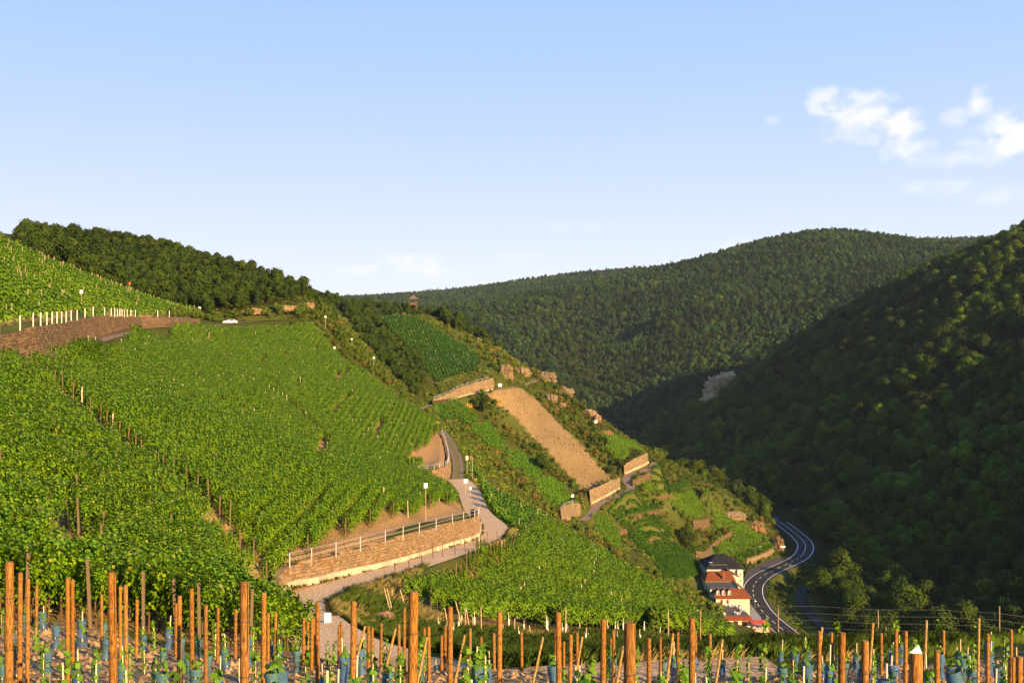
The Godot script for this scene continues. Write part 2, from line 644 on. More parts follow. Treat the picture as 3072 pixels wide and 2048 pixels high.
func strip_mesh(s: Array, off0: float, off1: float, up: float, col: Color, vary := 0.12) -> MB:
	var mb := MB.new()
	var n := s.size()
	for i in n:
		var d: Vector3 = (s[mini(i + 1, n - 1)] - s[maxi(i - 1, 0)])
		var side := Vector3(-d.z, 0, d.x).normalized()
		for k in 5:
			var o := lerpf(off0, off1, k / 4.0)
			mb.v.append(s[i] + side * o + Vector3(0, up, 0))
			mb.n.append(Vector3.UP)
			var f := 1.0 + vary * bumps.get_noise_2d(i * 3.0, k * 40.0)
			mb.c.append(Color(col.r * f, col.g * f, col.b * f))
	for i in n - 1:
		for k in 4:
			var q := i * 5 + k
			mb.ix.append(q); mb.ix.append(q + 5); mb.ix.append(q + 6)
			mb.ix.append(q); mb.ix.append(q + 6); mb.ix.append(q + 1)
	return mb
func road_meshes() -> void:
	tag(obj("concrete_road", strip_mesh(R.road_main, -2.25, 2.25, 0.02, lin(0.62, 0.45, 0.28)).mesh(M.road)), "", "", "", "structure")
	tag(obj("lower_path", strip_mesh(R.path_low, -1.45, 1.45, 0.016, lin(0.44, 0.31, 0.19)).mesh(M.road)), "", "", "", "structure")
	tag(obj("upper_road", strip_mesh(R.road_upper, -2.1, 2.1, 0.02, lin(0.30, 0.23, 0.17)).mesh(M.road)), "", "", "", "structure")
	tag(obj("spur_road", strip_mesh(R.road_spur, -1.7, 1.7, 0.03, lin(0.42, 0.29, 0.15)).mesh(M.road)), "", "", "", "structure")
	tag(obj("lower_road", strip_mesh(R.road_lower, -1.8, 1.8, 0.03, lin(0.33, 0.24, 0.17)).mesh(M.road)), "", "", "", "structure")
	var tk := strip_mesh(R.track, -1.25, -0.45, 0.03, lin(0.28, 0.215, 0.16)).mesh(M.road)
	var path := base("track")
	tag(path, "", "", "", "structure")
	obj("wheel_lane", tk, path)
	obj("wheel_lane", strip_mesh(R.track, 0.45, 1.25, 0.03, lin(0.28, 0.215, 0.16)).mesh(M.road), path)
	obj("grass_strip", strip_mesh(R.track, -0.45, 0.45, 0.0, lin(0.26, 0.22, 0.08)).mesh(M.ground), path)
	# valley road with its lines
	var v: Array = R.road_valley
	var road := tag(obj("valley_road", strip_mesh(v, -4.6, 4.6, 0.02, lin(0.05, 0.046, 0.043), 0.2).mesh(M.road)), "", "", "", "structure")
	for e in [-3.7, 3.7]:
		obj("edge_line", strip_mesh(v, e - 0.12, e + 0.12, 0.026, lin(0.75, 0.73, 0.7)).mesh(M.paint), road)
	var l := 0.0
	var piece := []
	var drawn := true
	for i in v.size() - 1:
		l += v[i].distance_to(v[i + 1])
		var solid: bool = v[i].z < -486.0
		var on_ := fmod(l, 8.0) < 4.2 or solid
		if on_: piece.append(v[i])
		if (not on_ or i == v.size() - 2) and piece.size() > 1:
			obj("centre_line", strip_mesh(piece, -0.09, 0.09, 0.026, lin(0.75, 0.73, 0.7)).mesh(M.paint), road)
		if not on_: piece = []
	# kerbed pavement before the hotel, parking strip, river
	var mb := MB.new()
	for q in [[Vector3(91, -99.9, -409), Vector3(85.0, -99.9, -372), Vector3(87.5, -99.9, -368), Vector3(90.3, -99.9, -380)]]:
		mb.quad(q[0], q[1], q[2], q[3], lin(0.36, 0.35, 0.37), Vector3.UP)
		for i in 4:
			var a: Vector3 = q[i]
			var b: Vector3 = q[(i + 1) % 4]
			mb.quad(a, b, b - Vector3(0, 0.3, 0), a - Vector3(0, 0.3, 0), lin(0.3, 0.3, 0.3))
	tag(obj("pavement", mb.mesh(M.road)), "", "", "", "structure")
	mb = MB.new()
	mb.quad(Vector3(92.5, -99.985, -412), Vector3(92.0, -99.985, -425), Vector3(104.5, -99.985, -464), Vector3(123, -99.985, -488), lin(0.12, 0.10, 0.085), Vector3.UP)
	mb.tri(Vector3(92.5, -99.985, -412), Vector3(123, -99.985, -488), Vector3(125.5, -99.985, -480), lin(0.12, 0.10, 0.085))
	tag(obj("parking_area", mb.mesh(M.road)), "", "", "", "structure")
	mb = MB.new()
	var rv := smooth_line([Vector3(108, -101.2, -330), Vector3(110, -101.2, -365), Vector3(112, -101.2, -400), Vector3(117, -101.2, -425), Vector3(128, -101.2, -441)], 6.0)
	tag(obj("river_water", strip_mesh(rv, -2.0, 2.0, 0.0, lin(0.1, 0.12, 0.14)).mesh(M.water)), "", "", "", "structure")

# ---------------------------------------------------------------- walls
func wall_path(p: Array) -> Array:
	# [point, height] every half metre
	var lo := []
	var hi := []
	for q in p:
		lo.append(Vector3(q[0], q[1], q[2]))
	var s := smooth_line(lo, 0.5)
	var out := []
	for v in s:
		var bd := 1e9
		var h := 0.0
		for i in p.size() - 1:
			var ex: float = p[i + 1][0] - p[i][0]
			var ez: float = p[i + 1][2] - p[i][2]
			var t: float = clampf(((v.x - p[i][0]) * ex + (v.z - p[i][2]) * ez) / (ex * ex + ez * ez), 0.0, 1.0)
			var d := Vector2(v.x - p[i][0] - ex * t, v.z - p[i][2] - ez * t).length()
			if d < bd:
				bd = d
				h = lerpf(p[i][3], p[i + 1][3], t)
		out.append([v, h])
	return out
func at_path(w: Array, s: float) -> Array:
	var k := clampf(s / 0.5, 0.0, w.size() - 1.001)
	var i := int(k)
	var f := k - i
	var a: Vector3 = w[i][0]
	var b: Vector3 = w[i + 1][0]
	var t := (b - a)
	var flat := Vector3(t.x, 0, t.z).normalized()
	return [a.lerp(b, f), lerpf(w[i][1], w[i + 1][1], f), t.normalized(), Vector3(-flat.z, 0, flat.x)]
var stone_units := []
func stone_wall(called: String, label: String, p: Array, sw: float, sh: float, cols: Array, singles: int, plinth := 0.0, group := "") -> Node3D:
	if stone_units.is_empty():
		for q in 5:
			var m := MB.new()
			var t := Transform3D(Basis(Vector3.FORWARD, rng.randf_range(-0.05, 0.05)).scaled(Vector3(1, 1, 1)), Vector3.ZERO)
			m.stone(t, Vector3(rng.randf_range(0.9, 0.98), rng.randf_range(0.86, 0.96), 1.0), Color.WHITE, rng.randf_range(0.07, 0.16))
			stone_units.append(m)
	var w := wall_path(p)
	var o := base(called, w[0][0])
	var inv := -o.position
	tag(o, label, "wall", group)
	var len_ := (w.size() - 1) * 0.5
	# the body behind the stones
	var mb := MB.new()
	var back := 0.6
	var mortar := lin(cols[0].r * 0.75, cols[0].g * 0.75, cols[0].b * 0.72)
	for i in w.size() - 1:
		var a := at_path(w, i * 0.5)
		var b := at_path(w, i * 0.5 + 0.499)
		var an: Vector3 = a[3]
		var bn: Vector3 = b[3]
		var ah := Vector3(0, a[1] - 0.06, 0)
		var bh := Vector3(0, b[1] - 0.06, 0)
		var dn := Vector3(0, -0.8, 0)
		var a0: Vector3 = a[0] + inv
		var b0: Vector3 = b[0] + inv
		var at_: Vector3 = a0 + ah - an * (0.09 * a[1])
		var bt_: Vector3 = b0 + bh - bn * (0.09 * b[1])
		mb.quad(a0 + dn, at_, bt_, b0 + dn, mortar)
		mb.quad(at_, at_ - an * back, bt_ - bn * back, bt_, lin(cols[0].r * 0.9, cols[0].g * 0.9, cols[0].b * 0.85))
		mb.quad(at_ - an * back, a0 - an * back + dn, b0 - bn * back + dn, bt_ - bn * back, mortar)
	obj("wall_core", mb.mesh(M.stone), o)
	var list := []
	var y := 0.0
	while y < 7.0:
		var ch := sh * rng.randf_range(0.7, 1.35)
		var s := rng.randf_range(-0.3, 0.0)
		while s < len_:
			var lw := sw * rng.randf_range(0.55, 1.55)
			var q := at_path(w, s + lw * 0.5)
			if q[1] > y + ch * 0.5 and s + lw * 0.5 > 0.0 and s + lw * 0.5 < len_:
				var x: Vector3 = q[2]
				var nz: Vector3 = q[3]
				var up := (Vector3.UP + nz * -0.09).normalized()
				var zz := x.cross(up).normalized()
				if zz.dot(nz) < 0.0: zz = -zz
				up = zz.cross(x).normalized()
				var dep := 0.3
				var pos: Vector3 = q[0] + inv + Vector3(0, y + ch * 0.5, 0) - nz * (0.09 * y) + nz * (-0.08 + rng.randf_range(-0.045, 0.05)) + Vector3(0, rng.randf_range(-0.04, 0.04), 0)
				var c: Color = (cols[rng.randi() % cols.size()] as Color).lerp(cols[0], rng.randf() * 0.5)
				var k := rng.randf_range(0.78, 1.22)
				var bs := Basis(x * lw, up * ch, zz * dep)
				list.append([Transform3D(bs, pos), Color(c.r * k, c.g * k, c.b * k), (q[0] as Vector3).length() + rng.randf() * 0.01])
			s += lw
		y += ch
	list.sort_custom(func(a, b): return a[2] < b[2])
	# single stones: shared meshes in a few tones
	var shared := []
	for c in cols:
		for k in [0.85, 1.0, 1.15]:
			var src: MB = stone_units[shared.size() % 5]
			var m := MB.new()
			m.v = src.v; m.n = src.n; m.ix = src.ix
			for i in src.v.size(): m.c.append(Color(c.r * k, c.g * k, c.b * k))
			shared.append(m.mesh(M.stone))
	var n1 := mini(singles, list.size())
	for i in n1:
		obj("stone", shared[rng.randi() % shared.size()], o, list[i][0])
	var xf := []
	var cc := []
	for i in range(n1, list.size()):
		xf.append(list[i][0]); cc.append(list[i][1])
	if xf.size() > 0:
		multi("stones", stone_units[0].mesh(M.stone), xf, cc, o)
	if plinth > 0.0:
		var s := 0.4
		while s < len_ - 1.0:
			var lw := rng.randf_range(0.8, 1.9)
			var q := at_path(w, s + lw * 0.5)
			var x: Vector3 = q[2]
			var nz: Vector3 = q[3]
			var up := nz.cross(x).normalized()
			if up.y < 0.0: up = -up
			var m := MB.new()
			var g := rng.randf_range(0.62, 1.1)
			m.stone(Transform3D(Basis(x, up, nz), Vector3.ZERO), Vector3(lw * 1.0, plinth * rng.randf_range(0.9, 1.12), 0.34), lin(0.80 * g, 0.68 * g, 0.50 * g), 0.04)
			obj("plinth_block", m.mesh(M.stone), o, Transform3D(Basis(), q[0] + inv + Vector3(0, plinth * 0.42, 0) + nz * 0.04))
			s += lw
	return o
func build_walls() -> void:
	var warm := [lin(0.35, 0.24, 0.14), lin(0.30, 0.195, 0.11), lin(0.41, 0.30, 0.19), lin(0.27, 0.20, 0.13), lin(0.36, 0.26, 0.16), lin(0.34, 0.185, 0.09)]
	var brown := [lin(0.20, 0.135, 0.085), lin(0.155, 0.11, 0.072), lin(0.24, 0.165, 0.10)]
	var pale := [lin(0.34, 0.245, 0.15), lin(0.29, 0.205, 0.125), lin(0.38, 0.285, 0.185)]
	stone_wall("stone_wall", "long curved rubble stone wall with whitewashed foot beside the concrete road", WALL.wall_main, 0.46, 0.23, warm, 300, 0.6)
	stone_wall("dry_stone_wall", "brown dry stone wall topped by white posts under the upper vineyard", WALL.wall_upper, 0.8, 0.32, brown, 160)
	stone_wall("stone_wall", "tall reddish stone wall above the yellow strip at the head of the bare slope", WALL.wall_spur, 0.8, 0.42, pale, 60, 0.5)
	stone_wall("stone_wall", "stone wall with pale foot holding up the bottom end of the bare slope", WALL.wall_bare, 0.8, 0.42, pale, 60, 0.6)
	stone_wall("stone_wall", "stone wall above the outer bend of the narrow valley side road", WALL.wall_bend, 0.8, 0.42, pale, 40, 0.6)
	stone_wall("stone_wall", "stone wall under the outer bend of the narrow road, above the first terraces", WALL.wall_under, 0.8, 0.4, brown, 40)
	stone_wall("stone_wall", "rounded stone wall at the lower end of the narrow road beside scrub", WALL.wall_corner, 0.8, 0.4, pale, 40)
	stone_wall("stone_wall", "stone wall along the two wheel track under a fenced soil corner", WALL.wall_track, 0.65, 0.3, warm, 120)
	var say := {
		"terrace_wall_a": "low terrace wall under the largest dark vine plot of the lower spur", "terrace_wall_b": "low terrace wall left of the big round tree among the terraces", "terrace_wall_c": "short terrace wall with a stair gap between two upper terrace plots",
		"terrace_wall_d": "reddish low wall across the light green terrace plots", "terrace_wall_e": "high brown wall below the light green terraces, right of the big round tree", "terrace_wall_f": "broken stone wall above the lowest vine terrace near the slate roofed house",
		"terrace_wall_g": "grey wall panels on the slope behind the slate roofed house", "terrace_wall_h": "square shouldered rock wall on the outer edge of the terraces", "terrace_wall_i": "short reddish terrace wall above the light green plots", "terrace_wall_j": "low roadside wall along the parking area beneath the lowest vines",
	}
	for k in say:
		stone_wall("terrace_wall", say[k], WALL[k], 0.9, 0.45, brown if k != "terrace_wall_j" else pale, 14, 0.0, "terrace walls on the lower spur")
	wall_fences()
func wall_fences() -> void:
	var steel := lin(0.62, 0.60, 0.68)
	var w := wall_path(WALL.wall_main)
	var f := base("railing", w[0][0])
	tag(f, "light metal railing with two rails along the top of the long rubble wall", "railing")
	var inv := -f.position
	var tops := []
	var want := [81.0, 85.5, 91.5, 98.0, 105.0, 111.5, 118.5, 126.5, 136.0, 143.0, 152.0, 159.0, 166.0]
	var pm := MB.new()
	pm.tube(Vector3(0, -0.45, 0), Vector3(0, 1.05, 0), 0.055, 0.055, 8, steel)
	var pmesh := pm.mesh(M.metal)
	for d in want:
		for i in w.size():
			if -w[i][0].z >= d:
				var q := at_path(w, i * 0.5)
				var p: Vector3 = q[0] + Vector3(0, q[1], 0) - q[3] * (0.09 * q[1] - 0.06) + inv
				obj("post", pmesh, f, Transform3D(Basis(), p))
				tops.append(p)
				break
	for y in [0.5, 1.0]:
		var m := MB.new()
		for i in tops.size() - 1:
			m.tube(tops[i] + Vector3(0, y, 0), tops[i + 1] + Vector3(0, y, 0), 0.032, 0.032, 6, lin(0.5, 0.45, 0.4), false)
		obj("rail", m.mesh(M.metal), f)
	# white posts on the brown wall
	w = wall_path(WALL.wall_upper)
	f = base("trellis_fence", w[0][0])
	tag(f, "row of white concrete posts with wires on the brown dry stone wall", "fence")
	inv = -f.position
	pm = MB.new()
	pm.bx(Vector3(0, 0.75, 0), Vector3(0.12, 2.1, 0.12), lin(0.72, 0.70, 0.66))
	pmesh = pm.mesh(M.plain)
	tops = []
	var n := 25
	for i in n:
		var s := lerpf(3.0, (w.size() - 1) * 0.5 * 0.86, i / float(n - 1))
		var q := at_path(w, s)
		var p: Vector3 = q[0] + Vector3(0, q[1] - 0.1, 0) - q[3] * (0.09 * q[1] + 0.9) + inv
		obj("post", pmesh, f, Transform3D(Basis(Vector3.UP, rng.randf()), p))
		tops.append(p)
	for y in [0.5, 1.1, 1.7]:
		var m := MB.new()
		for i in n - 1:
			m.tube(tops[i] + Vector3(0, y, 0), tops[i + 1] + Vector3(0, y, 0), 0.012, 0.012, 4, lin(0.3, 0.3, 0.3), false)
		obj("wire", m.mesh(M.metal), f)
	# grey railing on the spur wall and a rail at the track corner
	for e in [["wall_spur", "thin grey railing on top of the tall reddish wall at the bare slope"], ["wall_track", "pale railing round the fenced soil corner beside the two wheel track"], ["wall_corner", "thin railing above the rounded wall beside the narrow road"]]:
		w = wall_path(WALL[e[0]])
		f = base("railing", w[0][0])
		tag(f, e[1], "railing")
		inv = -f.position
		pm = MB.new()
		pm.tube(Vector3(0, -0.2, 0), Vector3(0, 1.0, 0), 0.05, 0.05, 6, steel)
		pmesh = pm.mesh(M.metal)
		tops = []
		var s := 0.5
		while s < (w.size() - 1) * 0.5:
			var q := at_path(w, s)
			var p: Vector3 = q[0] + Vector3(0, q[1], 0) - q[3] * (0.09 * q[1] + 0.15) + inv
			obj("post", pmesh, f, Transform3D(Basis(), p))
			tops.append(p)
			s += 3.0
		for y in [0.5, 0.98]:
			var m := MB.new()
			for i in tops.size() - 1:
				m.tube(tops[i] + Vector3(0, y, 0), tops[i + 1] + Vector3(0, y, 0), 0.03, 0.03, 5, steel, false)
			obj("rail", m.mesh(M.metal), f)

# ---------------------------------------------------------------- houses by the valley road
func slab(mb: MB, x0: float, x1: float, y0: float, y1: float, z0: float, z1: float, col: Color) -> void:
	mb.bx(Vector3((x0 + x1) * 0.5, (y0 + y1) * 0.5, (z0 + z1) * 0.5), Vector3(absf(x1 - x0), absf(y1 - y0), absf(z1 - z0)), col)
func window(o: Node3D, p: Vector3, w: float, h: float, face := "front", frame_col := Color(0.75, 0.73, 0.7)) -> void:
	# an opening of dark glass in a frame with a sill; p is the middle on the wall face
	var turn := 0.0 if face == "front" else PI / 2
	var f := MB.new()
	for s in [-1.0, 1.0]:
		f.bx(Vector3(s * w * 0.5, 0, 0.03), Vector3(0.1, h + 0.1, 0.1), frame_col)
		f.bx(Vector3(0, s * h * 0.5, 0.028), Vector3(w - 0.1, 0.1, 0.1), frame_col)
	f.bx(Vector3(0, 0, 0.03), Vector3(0.06, h, 0.06), frame_col)
	f.bx(Vector3(0, -h * 0.5 - 0.08, 0.08), Vector3(w + 0.25, 0.07, 0.2), lin(0.45, 0.42, 0.38))
	var n := obj("window", f.mesh(M.paint), o, Transform3D(Basis(Vector3.UP, turn), p))
	var g := MB.new()
	g.bx(Vector3(0, 0, 0.0), Vector3(w, h, 0.03), lin(0.02, 0.022, 0.025))
	obj("pane", g.mesh(M.glass), n)
func tiled(o: Node3D, called: String, a: Vector3, b: Vector3, c: Vector3, d: Vector3, col: Color, row := 0.34, wide := 0.5) -> void:
	# a roof plane a-b at the eaves, d-c at the ridge, with courses that overlap
	var mb := MB.new()
	var up := ((d + c) * 0.5 - (a + b) * 0.5)
	var n := maxi(2, int(up.length() / row))
	var nn := (b - a).cross(d - a).normalized()
	if nn.y < 0.0: nn = -nn
	for i in n:
		var t0 := float(i) / n
		var t1 := float(i + 1) / n
		var l0 := a.lerp(d, t0) + nn * 0.07
		var r0 := b.lerp(c, t0) + nn * 0.07
		var l1 := a.lerp(d, t1) + nn * 0.02
		var r1 := b.lerp(c, t1) + nn * 0.02
		var m := maxi(1, int(l0.distance_to(r0) / wide))
		for k in m:
			var g := rng.randf_range(0.8, 1.18)
			mb.quad(l0.lerp(r0, float(k) / m), l1.lerp(r1, float(k) / m), l1.lerp(r1, float(k + 1) / m), l0.lerp(r0, float(k + 1) / m), Color(col.r * g, col.g * g, col.b * g), nn)
		mb.quad(l0 - nn * 0.07, l0, r0, r0 - nn * 0.07, Color(col.r * 0.8, col.g * 0.8, col.b * 0.8))
	mb.quad(a, b, c, d, col, -nn)
	var r := obj(called, mb.mesh(M.plaster), o)
	r.set_meta("kind", "stuff")
func buildings() -> void:
	var cream := lin(0.86, 0.79, 0.62)
	var white := lin(0.84, 0.82, 0.78)
	var red := lin(0.27, 0.085, 0.038)
	var slate := lin(0.035, 0.036, 0.042)
	var grey := lin(0.17, 0.155, 0.14)
	# the house with the slate roof
	var h := base("slate_roofed_house", Vector3(83.5, -100, -420))
	tag(h, "white and cream house with a dark slate hip roof, furthest up the valley road", "house")
	var m := MB.new()
	slab(m, -7, 7, -1, 10.8, -8, 8, white)
	obj("wall", m.mesh(M.plaster), h)
	m = MB.new()
	slab(m, -0.4, 4.2, -1, 8.6, 8, 12, cream)
	m.quad(Vector3(-0.4, 8.6, 12.0), Vector3(-0.4, 10.6, 12.0), Vector3(0.4, 10.6, 12.0), Vector3(4.2, 8.6, 12.0), cream)
	slab(m, 4.8, 7.03, -1, 10.7, 7.9, 9.0, cream)
	obj("gable_wing", m.mesh(M.plaster), h)
	var e := 0.5
	var A := Vector3(-7 - e, 10.8, 8 + e)
	var B := Vector3(7 + e, 10.8, 8 + e)
	var C := Vector3(7 + e, 10.8, -8 - e)
	var D := Vector3(-7 - e, 10.8, -8 - e)
	var r0 := Vector3(-1.6, 14.8, -2)
	var r1 := Vector3(2.0, 14.8, -2)
	tiled(h, "roof", A, B, r1, r0, slate)
	tiled(h, "roof", B, C, r1, r1, slate)
	tiled(h, "roof", C, D, r0, r1, slate)
	tiled(h, "roof", D, A, r0, r0, slate)
	tiled(h, "wing_roof", Vector3(5.4, 8.3, 12.3), Vector3(5.4, 8.3, 7.5), Vector3(0.3, 11.3, 7.5), Vector3(0.3, 11.3, 12.3), grey)
	m = MB.new()
	for s in [-1, 1]:
		m.bx(Vector3(-2.0, 12.0, 5.2 + s * 0.8), Vector3(6.5, 0.09, 0.09), lin(0.4, 0.4, 0.4))
	m.bx(Vector3(-4.8, 12.6, 4.5), Vector3(1.3, 0.1, 0.7), lin(0.8, 0.8, 0.8))
	obj("roof_rail", m.mesh(M.metal), h)
	for x in [-5.0, -3.2]:
		window(h, Vector3(x, 9.2, 8.0), 0.9, 1.1)
	window(h, Vector3(2.2, 7.8, 12.0), 0.7, 1.6)
	for y in [9.0, 6.4]:
		window(h, Vector3(5.9, y, 9.0), 0.6, 1.2)
	for z in [-5.0, -1.5, 2.0, 5.5]:
		for y in [4.0, 8.5]:
			window(h, Vector3(7.0, y, z), 1.0, 1.5, "side")
	# the main hotel
	h = base("hotel", Vector3(80.5, -100, -390))
	tag(h, "long cream hotel with red tiled roofs and three dormers by the valley road", "hotel")
	m = MB.new()
	slab(m, -6, 6.2, -1, 6.4, -1.5, 7, cream)
	slab(m, -6.5, 4.0, -1, 7.6, -12.0, -1.7, white)
	slab(m, -6.3, 5.0, -1, 8.4, -21.5, -12.2, cream)
	obj("wall", m.mesh(M.plaster), h)
	tiled(h, "roof", Vector3(-6.4, 6.3, 7.5), Vector3(6.9, 6.3, 7.5), Vector3(5.0, 8.9, 3.0), Vector3(-6.4, 8.9, 3.0), red)
	tiled(h, "roof", Vector3(6.9, 6.3, 7.5), Vector3(6.9, 6.3, -1.7), Vector3(5.0, 8.9, -1.7), Vector3(5.0, 8.9, 3.0), grey)
	tiled(h, "roof", Vector3(6.9, 6.3, -1.7), Vector3(-6.4, 6.3, -1.7), Vector3(-6.4, 8.9, 3.0), Vector3(5.0, 8.9, 3.0), red)
	m = MB.new()
	slab(m, -6.7, 4.2, 7.62, 7.9, -12.2, -1.5, grey)
	obj("flat_roof", m.mesh(M.road), h)
	m = MB.new()
	for k in 8:
		m.bx(Vector3(-6.0 + k * 1.35, 8.35, -6.5), Vector3(0.07, 0.07, 9.0), lin(0.06, 0.06, 0.06))
	for k in 5:
		m.bx(Vector3(-1.3, 8.30, -10.6 + k * 2.0), Vector3(10.2, 0.06, 0.06), lin(0.06, 0.06, 0.06))
		for x in [-5.5, 3.0]:
			m.bx(Vector3(x, 8.1, -10.6 + k * 2.0), Vector3(0.07, 0.5, 0.07), lin(0.06, 0.06, 0.06))
	obj("pergola_frame", m.mesh(M.metal), h)
	tiled(h, "side_roof", Vector3(9.0, 4.6, 3.0), Vector3(9.0, 4.6, -21.0), Vector3(4.3, 8.4, -21.0), Vector3(4.3, 8.4, -1.8), grey)
	tiled(h, "rear_roof", Vector3(-6.6, 8.2, -11.9), Vector3(5.3, 8.2, -11.9), Vector3(4.2, 11.2, -16.5), Vector3(-4.4, 11.2, -16.5), red)
	tiled(h, "rear_roof", Vector3(5.3, 8.2, -21.7), Vector3(-6.6, 8.2, -21.7), Vector3(-4.4, 11.2, -16.5), Vector3(4.2, 11.2, -16.5), red)
	tiled(h, "rear_roof", Vector3(-6.6, 8.2, -21.7), Vector3(-6.6, 8.2, -11.9), Vector3(-4.4, 11.2, -16.5), Vector3(-4.4, 11.2, -16.5), red)
	tiled(h, "rear_roof", Vector3(5.3, 8.2, -11.9), Vector3(5.3, 8.2, -21.7), Vector3(4.2, 11.2, -16.5), Vector3(4.2, 11.2, -16.5), lin(0.13, 0.05, 0.03))  # right slope in a darker red, its shade put into the tile colour
	m = MB.new()
	slab(m, 0.3, 1.1, 8.0, 12.0, -13.4, -12.6, lin(0.3, 0.14, 0.08))
	obj("chimney", m.mesh(M.plaster), h)
	for x in [-5.1, -3.1, -0.9]:
		var dm := MB.new()
		slab(dm, -0.6, 0.6, -0.7, 0.75, -2.4, 0.0, lin(0.7, 0.7, 0.7))
		dm.quad(Vector3(-0.6, 0.75, 0), Vector3(0, 1.3, 0), Vector3(0.0, 1.3, 0), Vector3(0.6, 0.75, 0), lin(0.7, 0.7, 0.7))
		var dn := obj("dormer", dm.mesh(M.plaster), h, Transform3D(Basis(), Vector3(x, 7.9, 5.9)))
		var rf := MB.new()
		for s in [-1.0, 1.0]:
			rf.quad(Vector3(s * 0.8, 0.68, 0.2), Vector3(0, 1.42, 0.2), Vector3(0, 1.42, -2.6), Vector3(s * 0.8, 0.68, -2.6), red)
		obj("dormer_roof", rf.mesh(M.plaster), dn)
		var pn := MB.new()
		pn.bx(Vector3(0.22, 0.05, 0.02), Vector3(0.42, 0.85, 0.05), lin(0.02, 0.02, 0.025))
		obj("pane", pn.mesh(M.glass), dn)
	for x in [-4.0, -1.8]:
		window(h, Vector3(x, 5.1, 7.0), 0.75, 1.5, "front", lin(0.42, 0.2, 0.08))
	for z in [0.5, 3.0, 5.5]:
		for y in [2.2, 5.0]:
			window(h, Vector3(6.2, y, z), 0.9, 1.4, "side")
	var tx := TextMesh.new()
	tx.font = SystemFont.new()
	tx.font.font_names = PackedStringArray(["Droid Serif"])
	tx.text = "Hotel"
	tx.font_size = 64
	tx.pixel_size = 0.012
	tx.depth = 0.03
	var gold := mat(lin(0.62, 0.42, 0.14).linear_to_srgb(), 0.6, 0.3)
	gold.vertex_color_use_as_albedo = false
	tx.material = gold
	obj("lettering", tx, h, Transform3D(Basis(), Vector3(4.0, 5.6, 7.03)))
	var tx2: TextMesh = tx.duplicate()
	tx2.text = "zum Sänger"
	tx2.font_size = 40
	obj("lettering", tx2, h, Transform3D(Basis(), Vector3(4.0, 5.0, 7.03)))
	# restaurant with the roof terrace
	h = base("restaurant_annex", Vector3(78.6, -100, -374))
	tag(h, "low cream restaurant annex with a grey roof terrace and red tiled edge", "restaurant")
	m = MB.new()
	slab(m, -4.5, 4.5, -1, 3.7, -8.8, 8, cream)
	obj("wall", m.mesh(M.plaster), h)
	m = MB.new()
	slab(m, -4.7, 4.7, 3.72, 3.95, -8.8, 8.2, lin(0.14, 0.125, 0.105))
	obj("roof_terrace", m.mesh(M.road), h)
	tiled(h, "tiled_edge", Vector3(-4.8, 3.3, 9.2), Vector3(5.0, 3.3, 9.2), Vector3(4.8, 4.3, 8.1), Vector3(-4.8, 4.3, 8.1), lin(0.33, 0.065, 0.03))
	m = MB.new()
	slab(m, -4.9, -4.1, 2.5, 5.4, 7.2, 8.0, white)
	obj("chimney", m.mesh(M.plaster), h)
	for x in [-0.6, 2.4]:
		window(h, Vector3(x, 1.6, 8.0), 1.6, 2.0, "front", lin(0.4, 0.06, 0.03))
	for z in [-5.0, 0.0, 5.0]:
		window(h, Vector3(4.5, 1.8, z), 1.4, 1.6, "side")
	# red awning and low wall of the garden
	h = base("awning", Vector3(85.9, -100, -364.5))
	tag(h, "red edged awning over the garden tables beside the restaurant annex", "awning")
	m = MB.new()
	m.box(Transform3D(Basis(Vector3.RIGHT, 0.12), Vector3(0, 2.75, 0)), Vector3(6.2, 0.08, 3.6), lin(0.42, 0.06, 0.04))
	obj("canopy", m.mesh(M.plain), h)
	for x in [-2.9, 0.0, 2.9]:
		for z in [-1.6, 1.6]:
			var pm := MB.new()
			pm.tube(Vector3(x, 0, z), Vector3(x, 2.7, z), 0.05, 0.05, 6, lin(0.4, 0.07, 0.05))
			obj("pole", pm.mesh(M.metal), h)
	h = base("garden_wall", Vector3(86.3, -100, -361.0))
	tag(h, "low cream garden wall with red corner piers in front of the awning", "wall")
	m = MB.new()
	slab(m, -2.6, 2.2, -0.4, 1.0, -0.2, 0.2, cream)
	obj("wall", m.mesh(M.plaster), h)
	for x in [-2.8, 2.4]:
		m = MB.new()
		slab(m, x - 0.25, x + 0.25, -0.4, 1.5, -0.3, 0.3, lin(0.4, 0.08, 0.04))
		obj("pier", m.mesh(M.plaster), h)
	# white tables with chairs on the terrace and in the garden
	var tb := base("terrace_table", Vector3(79, -96.05, -379))
	tag(tb, "white garden table with chairs on the grey roof terrace", "table", "white tables on the roof terrace")
	m = MB.new()
	m.tube(Vector3(0, 0.70, 0), Vector3(0, 0.75, 0), 0.55, 0.55, 12, white)
	m.tube(Vector3(0, 0, 0), Vector3(0, 0.7, 0), 0.05, 0.05, 6, white)
	obj("table_top", m.mesh(M.paint), tb)
	var ch := base("terrace_chair", Vector3(80, -96.05, -379))
	tag(ch, "white garden chair beside a table on the grey roof terrace", "chair", "white chairs on the roof terrace")
	m = MB.new()
	m.bx(Vector3(0, 0.45, 0), Vector3(0.46, 0.05, 0.46), white)
	obj("seat", m.mesh(M.paint), ch)
	m = MB.new()
	m.bx(Vector3(0, 0.72, -0.22), Vector3(0.46, 0.5, 0.05), white)
	obj("backrest", m.mesh(M.paint), ch)
	for x in [-0.2, 0.2]:
		for z in [-0.2, 0.2]:
			m = MB.new()
			m.bx(Vector3(x, 0.21, z), Vector3(0.05, 0.42, 0.05), white)
			obj("leg", m.mesh(M.paint), ch)
	var spots := [[79.0, -381.0], [80.6, -380.5], [82.0, -377.5], [82.2, -373.5], [79.4, -369.5], [77.0, -381.2]]
